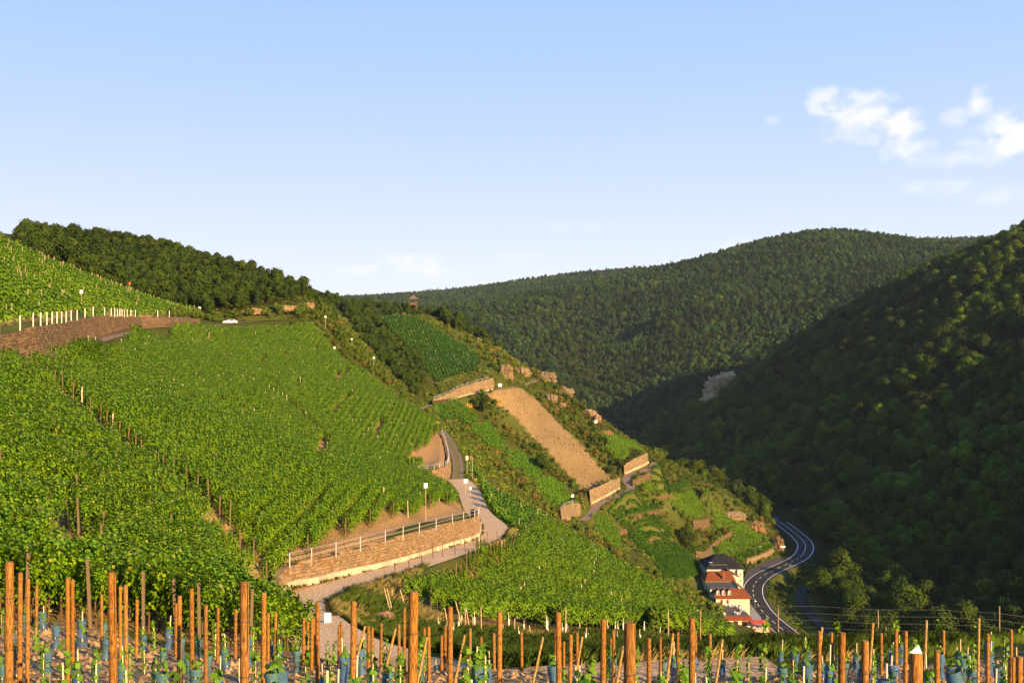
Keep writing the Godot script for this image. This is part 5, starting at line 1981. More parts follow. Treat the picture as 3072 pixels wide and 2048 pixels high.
# ---------------------------------------------------------------- the survey: points of the ground, outlines and lines in metres
var POLY := {}
var R := {}
var WALL := {}
var GAPS := []
var SCRUB := []
var ROCKS := []
var SIGNS := []
var POINT := {}
var POSTS := []
var LEANS := []
var TRELLIS := []
var PALES := []
var VERGE := []
var PAPER := 0
func data() -> void:
	ctrl = PackedFloat64Array([
		0, -0, -1.7, -6, -10, -4.3, 0, -10, -4.3, 6, -10, -4.3, -12, -24, -7.22, 0, -24, -7.94, 12, -24, -7.94, 0, -38, -11.58, 14, -40, -12.1, 28, -42, -12.62,
		-30, -0, 5, -60, -0, 16, -120, -0, 35, 30, -0, -8, 60, -0, -22, 0, 40, 9, -60, 40, 22, 60, 40, -8, -60, -60, 10, -40, -30, 1,
		100, -0, -45, 100, 60, -25, -15.11, -31, -8.45, -11.17, -31, -8.62, -9.07, -33, -9.77, -49.18, -105, -3.53, -35.2, -92, -9.37, -25.39, -82, -12.38, -20.05, -44, -8.85, -19.9, -52, -10.84,
		-19.2, -62, -13.72, -25.34, -52, -7.05, -36.55, -75, -6.19, -19.1, -72, -15.22, -16.86, -58, -13.54, -16.96, -97, -18.1, -14.64, -112, -19.47, -12.33, -127, -21.28, -6.23, -165, -27.38, -17.22, -84, -16.95,
		-58.48, -120, -2.7, -67.39, -150, -2.09, -77.09, -195, 0.12, -95.86, -258, 1.56, -86.7, -323, 5.02, -79.3, -335, 6.27, -66.34, -345, 7.55, -55.88, -170, -8.8, -44.37, -190, -12.61, -63.66, -240, -6.26,
		-32.31, -190, -20.45, -22.66, -185, -24.07, -48.47, -285, -10.68, -63.57, -315, -1.6, -39.6, -300, -11.52, -18.5, -258, -22.59, -20.19, -215, -26.97, -56.12, -330, -1.68, -65.8, -135, 1.67, -84.3, -205, 5.14,
		-95.27, -262, 5.74, -126.72, -260, 22.67, -129.42, -330, 18.31, -102.06, -340, 8.6, -175.45, -360, 31.01, -169.56, -400, 35.9, -151.39, -420, 35.68, -127.71, -430, 29.61, -98.08, -420, 20.25, -73.11, -400, 9.55,
		-65.86, -370, 11.04, -200, -200, 70, -150, -100, 50, -280, -400, 55, -250, -550, 38, -120, -520, 30, -330, -300, 75, -15.36, -80, -19.32, -13.14, -93.5, -20.95, -10.59, -106, -22.64,
		-7.45, -123, -24.74, -3.62, -150, -28.37, -2.84, -163, -29.53, -3.49, -172, -29.96, -4.74, -180, -30.38, -6.51, -190, -30.81, -9.15, -212, -29.66, -11.55, -222, -29.09, -17.3, -266, -23.38, -15.46, -76, -19.24,
		-13.88, -71, -18.88, -11.04, -62, -17.37, -8.03, -51, -14.94, -5.35, -41.5, -12.52, -2.89, -35.5, -10.91, -0.71, -32, -10.05, 1.64, -31.5, -9.91, -11.41, -112, -25.62, 1.45, -190, -34.73, -7.99, -88, -22,
		4.58, -88, -24.46, 17, -95, -26.56, 10.3, -215, -39.79, 18.97, -200, -42.68, 29.06, -185, -46.38, 32.15, -165, -46.4, -1.54, -135, -30.96, 7.29, -140, -32.92, 13.95, -140, -35.58, 14, -56, -16.17,
		19.21, -52, -15.01, 23.69, -51, -14.74, 45, -110, -42, 50, -180, -66, 60, -250, -92, 40, -240, -80, 75, -150, -75, 80, -90, -55, 120, -90, -88, 110, -150, -98,
		8, -265, -55, 22, -280, -66, 38, -300, -80, -12, -300, -32, -38, -335, -20, -60, -375, 2, 58, -340, -94, -38.34, -430, -28.11, -28.76, -440, -24.57, 3.64, -478, -20.63,
		-13.86, -455, -23.97, 33.45, -432, -61.13, 45.04, -445, -58.74, 12.13, -455, -39.85, 23.52, -452, -43.89, -8.39, -472, -14.38, -34.3, -458, -18.31, -72.99, -540, 11.82, -49.04, -560, 14.04, -28.18, -535, 2.38,
		-16.99, -505, -8.97, -58.23, -620, 17.48, -83.92, -580, 12.3, -61.24, -500, -4.12, -9.95, -560, -3.51, -25.03, -580, 5.62, -41.12, -600, 13.7, 14.53, -545, -17.01, 27.84, -535, -26.48, 41.91, -520, -38.94,
		10.05, -495, -24.5, 51.93, -490, -49.91, 58.24, -478, -55.51, 28.57, -402, -68.37, 44.72, -422, -61.06, 54.31, -440, -58.78, 62.16, -462, -53.65, 60.99, -470, -51.6, -0.77, -405, -50.32, 19.77, -380, -63.01,
		-31.83, -425, -30.13, -17.69, -410, -37.91, 13.03, -395, -59.15, 26.14, -385, -70.36, 48.05, -416, -71.75, 58.66, -436, -70.31, 62.13, -422, -80.8, 73.88, -428, -91.45, 50.97, -388, -80.53, 64.51, -388, -91.84,
		86.31, -500, -69.17, 78.14, -470, -76.46, 95.75, -508, -70.6, 110.14, -515, -78.11, 100.23, -483, -93.41, 130.65, -532, -92.17, 127.98, -508, -99.29, 91.22, -484, -83.32, 84.14, -462, -92.77, 60, -600, -70,
		30, -640, -50, 0, -690, -40, 90, -700, -95, -60, -760, 0, 60, -800, -92, 105, -640, -96, -200, -760, 60, -60, -1000, -10, 20, -900, -80, 85, -370, -100,
		100, -424, -100, 128, -500, -100, 150, -560, -100, 150, -620, -100, 95, -330, -100, 110, -700, -100, 110, -800, -100, 110, -900, -100, 110, -1000, -100, 105, -1150, -100,
		90, -240, -100, 82, -395, -100, 90, -440, -100, 104, -464, -100, 122, -487, -100, 118, -250, -101, 140, -430, -103, 170, -520, -101, 150, -330, -102, 385.02, -790, 75.23,
		342.66, -820, 52.49, 313.94, -850, 35.12, 282.29, -880, 19.16, 249.39, -915, -7.81, 220.69, -945, -32.89, 175.47, -1000, -77.32, 161.52, -1010, -96.45, 205, -640, -60, 255, -640, -18, 165, -640, -97,
		165, -760, -90, 205, -760, -48, 300, -720, 15, 165, -900, -75, 150, -900, -92, 200, -500, -78, 260, -500, -38, 330, -500, 8, 200, -400, -85, 270, -400, -25,
		350, -400, 0, 420, -400, 30, 180, -250, -96, 260, -250, -50, 340, -250, 12, 450, -250, 20, 200, -100, -92, 300, -100, -45, 420, -80, 0, 200, 100, -80,
		400, 100, 30, 430, -600, 60, 470, -800, 100, 360, -1000, 40, 300, -1120, -25, 520, -500, 75, 600, -200, 60, 600, -900, 120, 213.42, -1900, 115.81, 329.88, -1880, 140.11,
		440.84, -1850, 173.49, 498.95, -1820, 182.03, 551.15, -1800, 187.9, 620.83, -1800, 177.62, 692.08, -1850, 161.75, 792.17, -1900, 147.16, 118.43, -1720, 82.96, 31.68, -1560, 53.34, -46.86, -1420, 30.35, -123.75, -2600, 116.7,
		19.8, -2600, 141.45, 179.02, -2600, 162.07, 325.04, -2600, 172.8, 972.65, -2600, 242.09, 1174.77, -2600, 243.74, 1372.76, -2600, 255.29, -60, -1950, 60, 90, -2150, 85, 300, -2250, 120, 351.5, -1450, 70.05,
		206.12, -1400, 45.08, 72.85, -1400, 22.87, 164.01, -1420, -21.71, 294.52, -1300, -0.1, 52.45, -1450, -42.97, 211.17, -1180, -47.69, -181.24, -1700, 42.7, -14.62, -1280, -10.56, 106.38, -1270, -71.89, -100, -1300, -40,
		20, -1150, -90, -539.73, -3500, 120.16, -353.15, -3500, 143.48, -173.25, -3500, 150.14, -875.36, -3300, 96.9, -1372.64, -3500, 125.71, -2372.13, -3500, 125.71, 293.18, -3500, 147.92, 1181.62, -3500, 236.76, 1742.35, -3300, 243.49,
		2345.48, -3000, 258.34, -705.93, -1800, 70.82, -921.44, -1500, 82.82, 900, -1500, 130, 1100, -600, 150, 1000, 200, 90, -700, -300, 140, -600, 300, 120, 0, 500, 80, 600, 600, 60,
		-500, -900, 90])
	POLY.vines_main = PackedVector2Array([Vector2(-14.46, -29.68), Vector2(-12.24, -33.97), Vector2(-9.05, -32.38), Vector2(-15.03, -57.19), Vector2(-17.87, -63.92), Vector2(-19.74, -70.21), Vector2(-19.03, -74.97), Vector2(-17.72, -88.48), Vector2(-16.9, -97.54), Vector2(-15.08, -115.39), Vector2(-12.86, -133.79), Vector2(-11.58, -158.71), Vector2(-9.72, -196.36), Vector2(-15.42, -205.88), Vector2(-22.35, -219.44), Vector2(-19.14, -245.22), Vector2(-18.15, -262.34), Vector2(-19.77, -264), Vector2(-30.96, -282), Vector2(-41.92, -303), Vector2(-55.27, -325), Vector2(-64.99, -338), Vector2(-70.04, -326.52), Vector2(-78.31, -318.05), Vector2(-80.32, -286.69), Vector2(-85.16, -264.67), Vector2(-76.25, -212.47), Vector2(-70.33, -184.55), Vector2(-67.84, -164.34), Vector2(-57.38, -126.73), Vector2(-49.42, -101.39), Vector2(-60, -95), Vector2(-46, -62), Vector2(-30, -34)])
	POLY.vines_low = PackedVector2Array([Vector2(-8.88, -89.14), Vector2(-7.68, -88.05), Vector2(-5.41, -86.91), Vector2(-3.12, -86.31), Vector2(0.48, -88.57), Vector2(2.97, -90.11), Vector2(6.62, -88.78), Vector2(12.51, -93), Vector2(20.65, -98), Vector2(32.44, -160), Vector2(32.42, -178), Vector2(29.37, -187), Vector2(24.5, -196), Vector2(19.35, -204), Vector2(14.33, -211), Vector2(10.4, -217), Vector2(4.1, -202), Vector2(1.19, -155.85), Vector2(0.24, -148.66), Vector2(-1.4, -142.44), Vector2(-4, -126.11), Vector2(-4.25, -121.66), Vector2(-4.69, -119.23), Vector2(-6.96, -100.55), Vector2(-8.76, -85.97)])
	POLY.vines_strip = PackedVector2Array([Vector2(-9.64, -205.35), Vector2(-5.97, -196.1), Vector2(-2.77, -189.51), Vector2(0.49, -172.4), Vector2(3.9, -192), Vector2(10.65, -218), Vector2(4.87, -240), Vector2(-2.88, -252), Vector2(-10.31, -262), Vector2(-10.93, -257), Vector2(-6.83, -250.38), Vector2(-4.1, -211.66), Vector2(-8.81, -212.05)])
	POLY.vines_small = PackedVector2Array([Vector2(-9, -32), Vector2(-7.9, -33), Vector2(-7, -34), Vector2(-7.8, -41), Vector2(-10.4, -48), Vector2(-13, -51), Vector2(-13.6, -48)])
	POLY.vines_upper = PackedVector2Array([Vector2(-77.19, -158.39), Vector2(-81.47, -174.55), Vector2(-83.25, -188.5), Vector2(-84.71, -201.19), Vector2(-101.64, -260.21), Vector2(-95.54, -263.2), Vector2(-91.36, -270.1), Vector2(-102.53, -340.87), Vector2(-107.79, -342.45), Vector2(-119.08, -340.85), Vector2(-129.31, -336.8), Vector2(-139.47, -333.51), Vector2(-158.94, -351.02), Vector2(-128.53, -263.71), Vector2(-135, -258), Vector2(-110, -190), Vector2(-78, -145)])
	POLY.far_d = PackedVector2Array([Vector2(-74.4, -537.81), Vector2(-60.52, -551.28), Vector2(-48.18, -550.15), Vector2(-40.38, -539.18), Vector2(-32.04, -528.72), Vector2(-25.11, -524.13), Vector2(-20.53, -521.77), Vector2(-17.33, -515.39), Vector2(-15.18, -498.5), Vector2(-15.85, -471.31), Vector2(-20.26, -469.49), Vector2(-28.09, -463.51), Vector2(-32.87, -458.31), Vector2(-36.23, -464.13), Vector2(-40.09, -475.03), Vector2(-47.01, -500.49), Vector2(-55.03, -516.17), Vector2(-64.45, -526.19)])
	POLY.far_e1 = PackedVector2Array([Vector2(-33.59, -430.37), Vector2(-28.56, -436.91), Vector2(-23.97, -441.77), Vector2(-19.71, -440.54), Vector2(-14.72, -437.55), Vector2(-13.52, -434.84), Vector2(-17.76, -427.32), Vector2(-21.27, -429.81), Vector2(-27.57, -421.87)])
	POLY.far_e2 = PackedVector2Array([Vector2(-13.21, -433.83), Vector2(-9.2, -439.11), Vector2(-6.35, -435), Vector2(-3.54, -428.77), Vector2(-2.83, -425.32), Vector2(-7.43, -418.36), Vector2(-12.8, -420.26), Vector2(-17.47, -420.27), Vector2(-16.41, -427.34)])
	POLY.far_e3 = PackedVector2Array([Vector2(-1.49, -425.65), Vector2(3.28, -430.32), Vector2(8.73, -429.99), Vector2(12.43, -425.95), Vector2(11.88, -420.72), Vector2(7.03, -410.34), Vector2(3.12, -409.29), Vector2(-0.78, -411.88), Vector2(-3.43, -416.32)])
	POLY.far_e4 = PackedVector2Array([Vector2(11.15, -418.17), Vector2(16.66, -423.56), Vector2(21.14, -419), Vector2(23.41, -412.23), Vector2(19.62, -401.52), Vector2(14.87, -363.26), Vector2(12.1, -366.55), Vector2(7.72, -380.28), Vector2(9.65, -410.88)])
	POLY.far_g = PackedVector2Array([Vector2(39.33, -478.58), Vector2(46.88, -502.54), Vector2(53.97, -509.29), Vector2(60.85, -512.73), Vector2(63.26, -508.58), Vector2(49.93, -457.41), Vector2(45.31, -454.8), Vector2(41.55, -461.04)])
	POLY.ter_1 = PackedVector2Array([Vector2(40.82, -418.46), Vector2(49.34, -430.74), Vector2(57.64, -438.19), Vector2(64.3, -444.18), Vector2(60.93, -437.98), Vector2(49.07, -418.06), Vector2(46.46, -415.87)])
	POLY.ter_2 = PackedVector2Array([Vector2(37.96, -413.06), Vector2(40.08, -414.87), Vector2(45.36, -413.02), Vector2(42.7, -409.93)])
	POLY.ter_4 = PackedVector2Array([Vector2(49.1, -414.95), Vector2(59.74, -432.39), Vector2(64.55, -434.56), Vector2(64.89, -431.33), Vector2(53.99, -413.35), Vector2(52.27, -412.15)])
	POLY.ter_5 = PackedVector2Array([Vector2(43.37, -408.98), Vector2(47.26, -412.56), Vector2(51.94, -409.5), Vector2(53.37, -408.6), Vector2(49.07, -398.76)])
	POLY.ter_6 = PackedVector2Array([Vector2(49.47, -398.95), Vector2(57.31, -414.78), Vector2(66.02, -428.13), Vector2(68.8, -427.81), Vector2(55.95, -396.8)])
	POLY.ter_7 = PackedVector2Array([Vector2(54.69, -390.5), Vector2(69.12, -427.27), Vector2(75.5, -436.14), Vector2(78.09, -434.55), Vector2(74.25, -417.53), Vector2(56.07, -379.86)])
	POLY.ter_8 = PackedVector2Array([Vector2(61.1, -454.67), Vector2(63.37, -458.66), Vector2(79.87, -496.6), Vector2(82.96, -495.5), Vector2(72.12, -467.64), Vector2(62.91, -452.22)])
	POLY.ter_9 = PackedVector2Array([Vector2(51.67, -436.66), Vector2(58.32, -446.53), Vector2(66.81, -455.56), Vector2(62.6, -446.98), Vector2(60.47, -443.76)])
	POLY.ter_10 = PackedVector2Array([Vector2(68.34, -454.3), Vector2(81.25, -490.81), Vector2(86.28, -493.08), Vector2(87.34, -491.15), Vector2(69.99, -453.83)])
	POLY.ter_11 = PackedVector2Array([Vector2(70.33, -453.25), Vector2(87.27, -490.76), Vector2(92.23, -492.52), Vector2(92.44, -491.17), Vector2(78.17, -466.85)])
	POLY.ter_12 = PackedVector2Array([Vector2(94.62, -492.84), Vector2(99.46, -496.07), Vector2(112.59, -498.2), Vector2(112.09, -496.03), Vector2(105.38, -488.77), Vector2(95.6, -486.01)])
	POLY.ter_13 = PackedVector2Array([Vector2(88.69, -464.23), Vector2(97.01, -479.37), Vector2(117.56, -501.36), Vector2(120.98, -499.84), Vector2(99.9, -473.74)])
	POLY.ter_14 = PackedVector2Array([Vector2(101.41, -472.42), Vector2(123.55, -500.68), Vector2(122.59, -493.01), Vector2(104.08, -470.41)])
	POLY.ter_15 = PackedVector2Array([Vector2(31.33, -403.03), Vector2(37.09, -407.83), Vector2(40.38, -402.22), Vector2(38.68, -378.21), Vector2(35.81, -385.8)])
	POLY.bare_slope = PackedVector2Array([Vector2(-14.44, -455.03), Vector2(-5.31, -464.68), Vector2(3.63, -476.66), Vector2(9.72, -478.74), Vector2(18.52, -470.7), Vector2(26.87, -460.28), Vector2(34.95, -451.38), Vector2(44.23, -443.97), Vector2(36.37, -434.16), Vector2(28.91, -416.01), Vector2(27.1, -429.22), Vector2(22.67, -435.63), Vector2(14.66, -444.2), Vector2(7.72, -450.74), Vector2(0.58, -456.21), Vector2(-5.21, -455.9)])
	POLY.soil_strip = PackedVector2Array([Vector2(-19.74, -70.21), Vector2(-19.03, -74.97), Vector2(-17.72, -88.48), Vector2(-16.9, -97.54), Vector2(-15.08, -115.39), Vector2(-12.86, -133.79), Vector2(-11.58, -158.71), Vector2(-9.72, -196.36), Vector2(-6.29, -178.62), Vector2(-8.48, -151.89), Vector2(-10.87, -138.11), Vector2(-13.14, -117.66), Vector2(-14.59, -100.18), Vector2(-15.75, -93.46), Vector2(-16.33, -85.06), Vector2(-17.07, -81.26), Vector2(-16.69, -73.46), Vector2(-11.54, -50.09), Vector2(-14.35, -56.13), Vector2(-17.87, -63.92)])
	POLY.track_bare = PackedVector2Array([Vector2(-22.81, -223.95), Vector2(-20.74, -220.86), Vector2(-16.2, -216.3), Vector2(-14.45, -221.14), Vector2(-15.68, -258.74), Vector2(-17.68, -264.13), Vector2(-18.98, -253.43), Vector2(-20.28, -240.32)])
	POLY.verge_dry = PackedVector2Array([Vector2(-13.61, -80.78), Vector2(-11.49, -95.54), Vector2(-9.61, -116.53), Vector2(-6.16, -137.79), Vector2(-1.77, -154.64), Vector2(0.22, -171.39), Vector2(4.07, -200.33), Vector2(-0.29, -153.38), Vector2(-5.39, -124.85), Vector2(-8.09, -116.99), Vector2(-9.34, -90.04), Vector2(-7.66, -87.76), Vector2(-5.62, -85.92), Vector2(-3.08, -85.16), Vector2(0.47, -86.78), Vector2(-0.96, -83.97), Vector2(-3.6, -83.38), Vector2(-6.29, -83.95), Vector2(-9.12, -85.56), Vector2(-11.16, -84.52), Vector2(-12.38, -80.27), Vector2(-13.39, -76.57)])
	POLY.grass_bank = PackedVector2Array([Vector2(-13.62, -77.21), Vector2(-12.56, -81.43), Vector2(-11.05, -85.81), Vector2(-9.18, -86.09), Vector2(-6.33, -84.48), Vector2(-3.61, -83.63), Vector2(0.46, -85.86), Vector2(6.53, -87.53), Vector2(11.89, -88.36), Vector2(15.64, -78), Vector2(14.11, -56), Vector2(19.57, -53), Vector2(25.34, -52), Vector2(22.42, -46), Vector2(18.18, -42), Vector2(13.85, -37.5), Vector2(8.29, -33.8), Vector2(3.77, -32.63), Vector2(-0.74, -33.31), Vector2(-4.11, -50.46), Vector2(-8.73, -64.43), Vector2(-11.43, -71.21), Vector2(-12.72, -72.75)])
	POLY.left_forest = PackedVector2Array([Vector2(-141, -300), Vector2(-131, -285), Vector2(-122, -305), Vector2(-113, -335), Vector2(-100, -341), Vector2(-90, -346), Vector2(-80, -352), Vector2(-71, -366), Vector2(-64, -385), Vector2(-80, -430), Vector2(-110, -470), Vector2(-170, -480), Vector2(-215, -470), Vector2(-190, -405), Vector2(-152, -325)])
	POLY.young = PackedVector2Array([Vector2(-17, -3), Vector2(-15.2, -28.5), Vector2(-12.6, -33), Vector2(-8.8, -31.2), Vector2(-6.8, -33), Vector2(-4, -33.5), Vector2(-3, -32), Vector2(2, -29.6), Vector2(9, -29.8), Vector2(12, -33), Vector2(18, -38), Vector2(24, -43), Vector2(40, -45), Vector2(40, 12), Vector2(-17, 12)])
	POLY.wood_rib = PackedVector2Array([Vector2(-99.19, -594.3), Vector2(-78.88, -545.2), Vector2(-70.42, -533.47), Vector2(-61.11, -519.11), Vector2(-47.47, -497.08), Vector2(-39.08, -466.5), Vector2(-36.97, -446.44), Vector2(-41.05, -437.09), Vector2(-47.18, -442.5), Vector2(-58.7, -455.66), Vector2(-72.35, -500.04), Vector2(-81.09, -515.26)])
	POLY.wood_edge = PackedVector2Array([Vector2(-46.08, -590.39), Vector2(-33.85, -573.51), Vector2(-20.87, -567), Vector2(-9.86, -555.07), Vector2(-6.22, -544.2), Vector2(-20.39, -553.97), Vector2(-32.4, -548.92), Vector2(-43.84, -585.41)])
	POLY.wood_plateau = PackedVector2Array([Vector2(-100, -572), Vector2(-30, -580), Vector2(-8, -590), Vector2(-14, -640), Vector2(-60, -655), Vector2(-115, -640)])
	R.path_low = add_road([Vector3(8.34, -10.13, -32.3), Vector3(4.67, -9.98, -31.7), Vector3(1.64, -9.91, -31.5), Vector3(-0.71, -10.05, -32), Vector3(-2.89, -10.91, -35.5), Vector3(-5.35, -12.52, -41.5)], 1.3, 2.2)
	R.road_main = add_road([Vector3(-5.35, -12.52, -41.5), Vector3(-8.03, -14.94, -51), Vector3(-11.04, -17.37, -62), Vector3(-13.88, -18.88, -71), Vector3(-15.46, -19.24, -76), Vector3(-15.36, -19.32, -80), Vector3(-13.14, -20.95, -93.5), Vector3(-10.59, -22.64, -106), Vector3(-7.45, -24.74, -123), Vector3(-3.62, -28.37, -150), Vector3(-2.69, -29.58, -163), Vector3(-3.38, -29.96, -172), Vector3(-4.68, -30.38, -180), Vector3(-6.27, -30.81, -190), Vector3(-8.97, -29.66, -211), Vector3(-11.55, -29.09, -222)], 1.95, 2.6)
	R.track = add_road([Vector3(-11.59, -29.19, -222.78), Vector3(-12.59, -29.22, -244.95), Vector3(-13.64, -27.53, -254.41), Vector3(-15.14, -25.6, -259.4), Vector3(-17.33, -23.9, -269.04), Vector3(-19.86, -24.23, -287.04)], 1.4, 2.0)
	R.road_upper = add_road([Vector3(-57.58, -2.74, -118.14), Vector3(-58.35, -2.66, -123.34), Vector3(-59.31, -1.93, -132.01), Vector3(-74.54, -0.63, -181.27), Vector3(-77.13, 0.37, -196.67), Vector3(-77.67, 1.3, -205.54), Vector3(-93.6, 2.8, -259.68), Vector3(-89.38, 3.61, -264.26), Vector3(-85.76, 4.49, -288.76), Vector3(-87.68, 5.49, -326.62), Vector3(-82.36, 6.37, -334.47), Vector3(-77.52, 6.73, -336.53), Vector3(-71.55, 6.88, -338.57)], 2.1, 3.0)
	R.road_spur = add_road([Vector3(-32.09, -23.5, -356.13), Vector3(-33.95, -26.77, -434.92), Vector3(-28.73, -25.1, -439.55), Vector3(-19.53, -23.12, -452.58), Vector3(-9.65, -21.64, -460.88), Vector3(-2.37, -20.63, -467.76), Vector3(5.38, -20.89, -498.74), Vector3(12.26, -19.22, -522.21)], 1.7, 3.0)
	R.road_lower = add_road([Vector3(26.92, -68.12, -399.75), Vector3(28.24, -68, -402.4), Vector3(31.44, -66.49, -409.52), Vector3(33.8, -64.59, -414.66), Vector3(39.76, -62.4, -419.73), Vector3(45.96, -61.29, -425.74), Vector3(49.24, -61.16, -433.39), Vector3(48.65, -59.44, -437.31), Vector3(47.98, -58.07, -442.61), Vector3(49.41, -56.92, -446.04), Vector3(54.5, -56.13, -449.79), Vector3(60.19, -54.94, -457.57), Vector3(62.36, -54.12, -462.41), Vector3(60.77, -52.76, -461.95), Vector3(59.68, -51.88, -461.95)], 1.8, 3.0)
	R.road_valley = add_road([Vector3(95.98, -100, -342.19), Vector3(95.34, -100, -349.79), Vector3(94.76, -100, -356.5), Vector3(94.36, -100, -361.59), Vector3(93.94, -100, -366.82), Vector3(93.23, -100, -375.61), Vector3(92.98, -100, -383.03), Vector3(92.96, -100, -390.75), Vector3(93.54, -100, -398.79), Vector3(94.27, -100, -407.17), Vector3(95.42, -100, -414.86), Vector3(97, -100, -422.31), Vector3(99.24, -100, -430.59), Vector3(102.34, -100, -438.61), Vector3(105.49, -100, -445.13), Vector3(109.27, -100, -451.85), Vector3(113.28, -100, -457.49), Vector3(117.69, -100, -463.94), Vector3(122.19, -100, -469.89), Vector3(127, -100, -476.69), Vector3(131.31, -100, -482.98), Vector3(137.17, -100, -494.58), Vector3(142.65, -100, -509.89), Vector3(145.64, -100, -522.84), Vector3(147, -100, -534.72), Vector3(147.76, -100, -547.15), Vector3(148.31, -100, -561.78), Vector3(148.54, -100, -575.11), Vector3(148.13, -100, -587.99), Vector3(145.8, -100, -601.45)], 4.7, 5.0)
	add_road([Vector3(108, -102.6, -330), Vector3(110, -102.6, -365), Vector3(112, -102.6, -400), Vector3(117, -102.6, -425), Vector3(128, -102.6, -441)], 3.6, 3.2)
	WALL.wall_main = [[-17, -19.82, -74, 1.6], [-17.32, -19.48, -79, 1.7], [-17.25, -19.12, -81, 1.7], [-16.26, -19.83, -86, 1.9], [-14.85, -20.97, -94, 2.1], [-12.44, -22.64, -106, 2.6], [-10.54, -24.09, -117, 2.8], [-7.91, -26.19, -134, 3], [-5.32, -28.32, -151, 3], [-4.9, -29.27, -161, 2.6], [-5.43, -29.62, -171, 2], [-6.45, -29.87, -180, 1.2]]
	WALL.wall_upper = [[-58.25, -2.58, -119.51, 3.2], [-59.01, -2.24, -126, 3.4], [-59.72, -1.73, -132.92, 3.6], [-74.25, -0.74, -180.55, 4.4], [-77.81, 0.88, -198.41, 4], [-78.67, 1.85, -208.17, 3], [-92.74, 3.82, -261.9, 2.4], [-88.42, 4.52, -268.97, 1.7], [-88.81, 5.5, -299.03, 1]]
	WALL.wall_spur = [[-32.66, -26.29, -436.11, 2.2], [-26.72, -25.04, -440.88, 3.2], [-22.19, -23.9, -448.37, 4.2], [-15.35, -22.59, -456.31, 4.8], [-7.93, -21.14, -462.59, 5.2]]
	WALL.wall_bare = [[31.02, -64.13, -414.18, 5.5], [35.03, -62.9, -418.21, 5.2], [39.33, -61.27, -421.6, 5], [44.51, -60.08, -430.31, 4.6]]
	WALL.wall_bend = [[47.97, -56.63, -447.32, 3.8], [52.02, -55.16, -450.4, 4.4], [56.97, -53.93, -455.67, 4.6], [59.65, -53.09, -459.68, 4.4]]
	WALL.wall_under = [[50.34, -60.57, -435.84, 3], [55.25, -60.01, -441.91, 3.4], [60.05, -59.04, -451.64, 3.4], [63.16, -57.34, -458.63, 2.6]]
	WALL.wall_corner = [[17.32, -61.89, -363.92, 3.5], [19.52, -62.85, -375.14, 4.4], [24.02, -66.21, -400.5, 4.6], [26.46, -66.27, -404.78, 4]]
	WALL.wall_track = [[-20.56, -26.51, -208.35, 1.2], [-18.06, -27.22, -206.23, 1.8], [-13.85, -28.45, -217.11, 2.6], [-13.62, -28.56, -233.22, 2.6], [-14.87, -27.33, -245.38, 2.4], [-15.94, -25.44, -253.73, 2], [-17.19, -23.69, -259.25, 1.2]]
	WALL.terrace_wall_a = [[46.78, -70.56, -415.26, 1.6], [50.77, -70.61, -419.04, 1.6], [55.78, -70.95, -427.06, 1.6], [62.9, -71.47, -440.19, 1.6]]
	WALL.terrace_wall_b = [[53.79, -78.73, -411.85, 1.6], [58.5, -79.27, -417.73, 1.6], [65.59, -82.82, -427.96, 1.6]]
	WALL.terrace_wall_c = [[60.84, -65.71, -443.41, 1.8], [63.88, -67.1, -447.08, 1.8], [67.9, -67.74, -454.18, 1.8]]
	WALL.terrace_wall_d = [[69.87, -71.86, -453.09, 1], [73.37, -73, -461.66, 1], [78.99, -74.09, -477.14, 1]]
	WALL.terrace_wall_e = [[80.85, -83.34, -467.09, 4], [84.38, -84.44, -471.99, 4], [88.03, -84.71, -477.31, 4], [90.63, -84.55, -481.55, 4]]
	WALL.terrace_wall_f = [[88.73, -93.41, -466.73, 3], [92.38, -92.66, -471.88, 3], [97.94, -91.86, -481.72, 3], [102.34, -91.35, -487.51, 3]]
	WALL.terrace_wall_g = [[76.55, -91.19, -435.09, 4.5], [81.19, -93.15, -442.46, 4.5], [88.81, -94.79, -464.85, 4.5]]
	WALL.terrace_wall_h = [[96.9, -73.37, -504.72, 4], [92.31, -74.73, -497.93, 4], [87.75, -74.06, -493.44, 4]]
	WALL.terrace_wall_i = [[71.67, -68, -464.73, 1.6], [77.28, -69.81, -483.35, 1.6], [81.57, -69.53, -492.73, 1.6]]
	WALL.terrace_wall_j = [[105.05, -99.57, -468.76, 2.4], [112, -99.88, -477.66, 2.4], [118.35, -99.4, -485.19, 2.4], [122.7, -99.09, -491.6, 2.4]]
	GAPS.append([PackedVector2Array([Vector2(-58.92, -120.9), Vector2(-54.43, -116.23), Vector2(-43.02, -101.11), Vector2(-35.53, -92.85), Vector2(-29.88, -85.93), Vector2(-25.68, -82.92), Vector2(-21.39, -79.68), Vector2(-19.97, -79.57)]), 1.4])
	GAPS.append([PackedVector2Array([Vector2(-24.64, -50.56), Vector2(-23.95, -50.72), Vector2(-23.81, -55.45), Vector2(-23.42, -57.72), Vector2(-23.1, -60.36), Vector2(-22.84, -66.9)]), 0.9])
	GAPS.append([PackedVector2Array([Vector2(-20.56, -49.55), Vector2(-19.09, -45.78), Vector2(-17.72, -41.97)]), 1.1])
	GAPS.append([PackedVector2Array([Vector2(-78.03, -260.52), Vector2(-75.69, -285.35), Vector2(-72.28, -321.29)]), 0.8])
	GAPS.append([PackedVector2Array([Vector2(-62.94, -241.31), Vector2(-62.51, -279.05), Vector2(-59.03, -317.45)]), 0.8])
	GAPS.append([PackedVector2Array([Vector2(-49.91, -230.33), Vector2(-48.86, -258.37), Vector2(-47.43, -291.39)]), 0.7])
	GAPS.append([PackedVector2Array([Vector2(-47.32, -271.65), Vector2(-46.27, -296.37)]), 0.6])
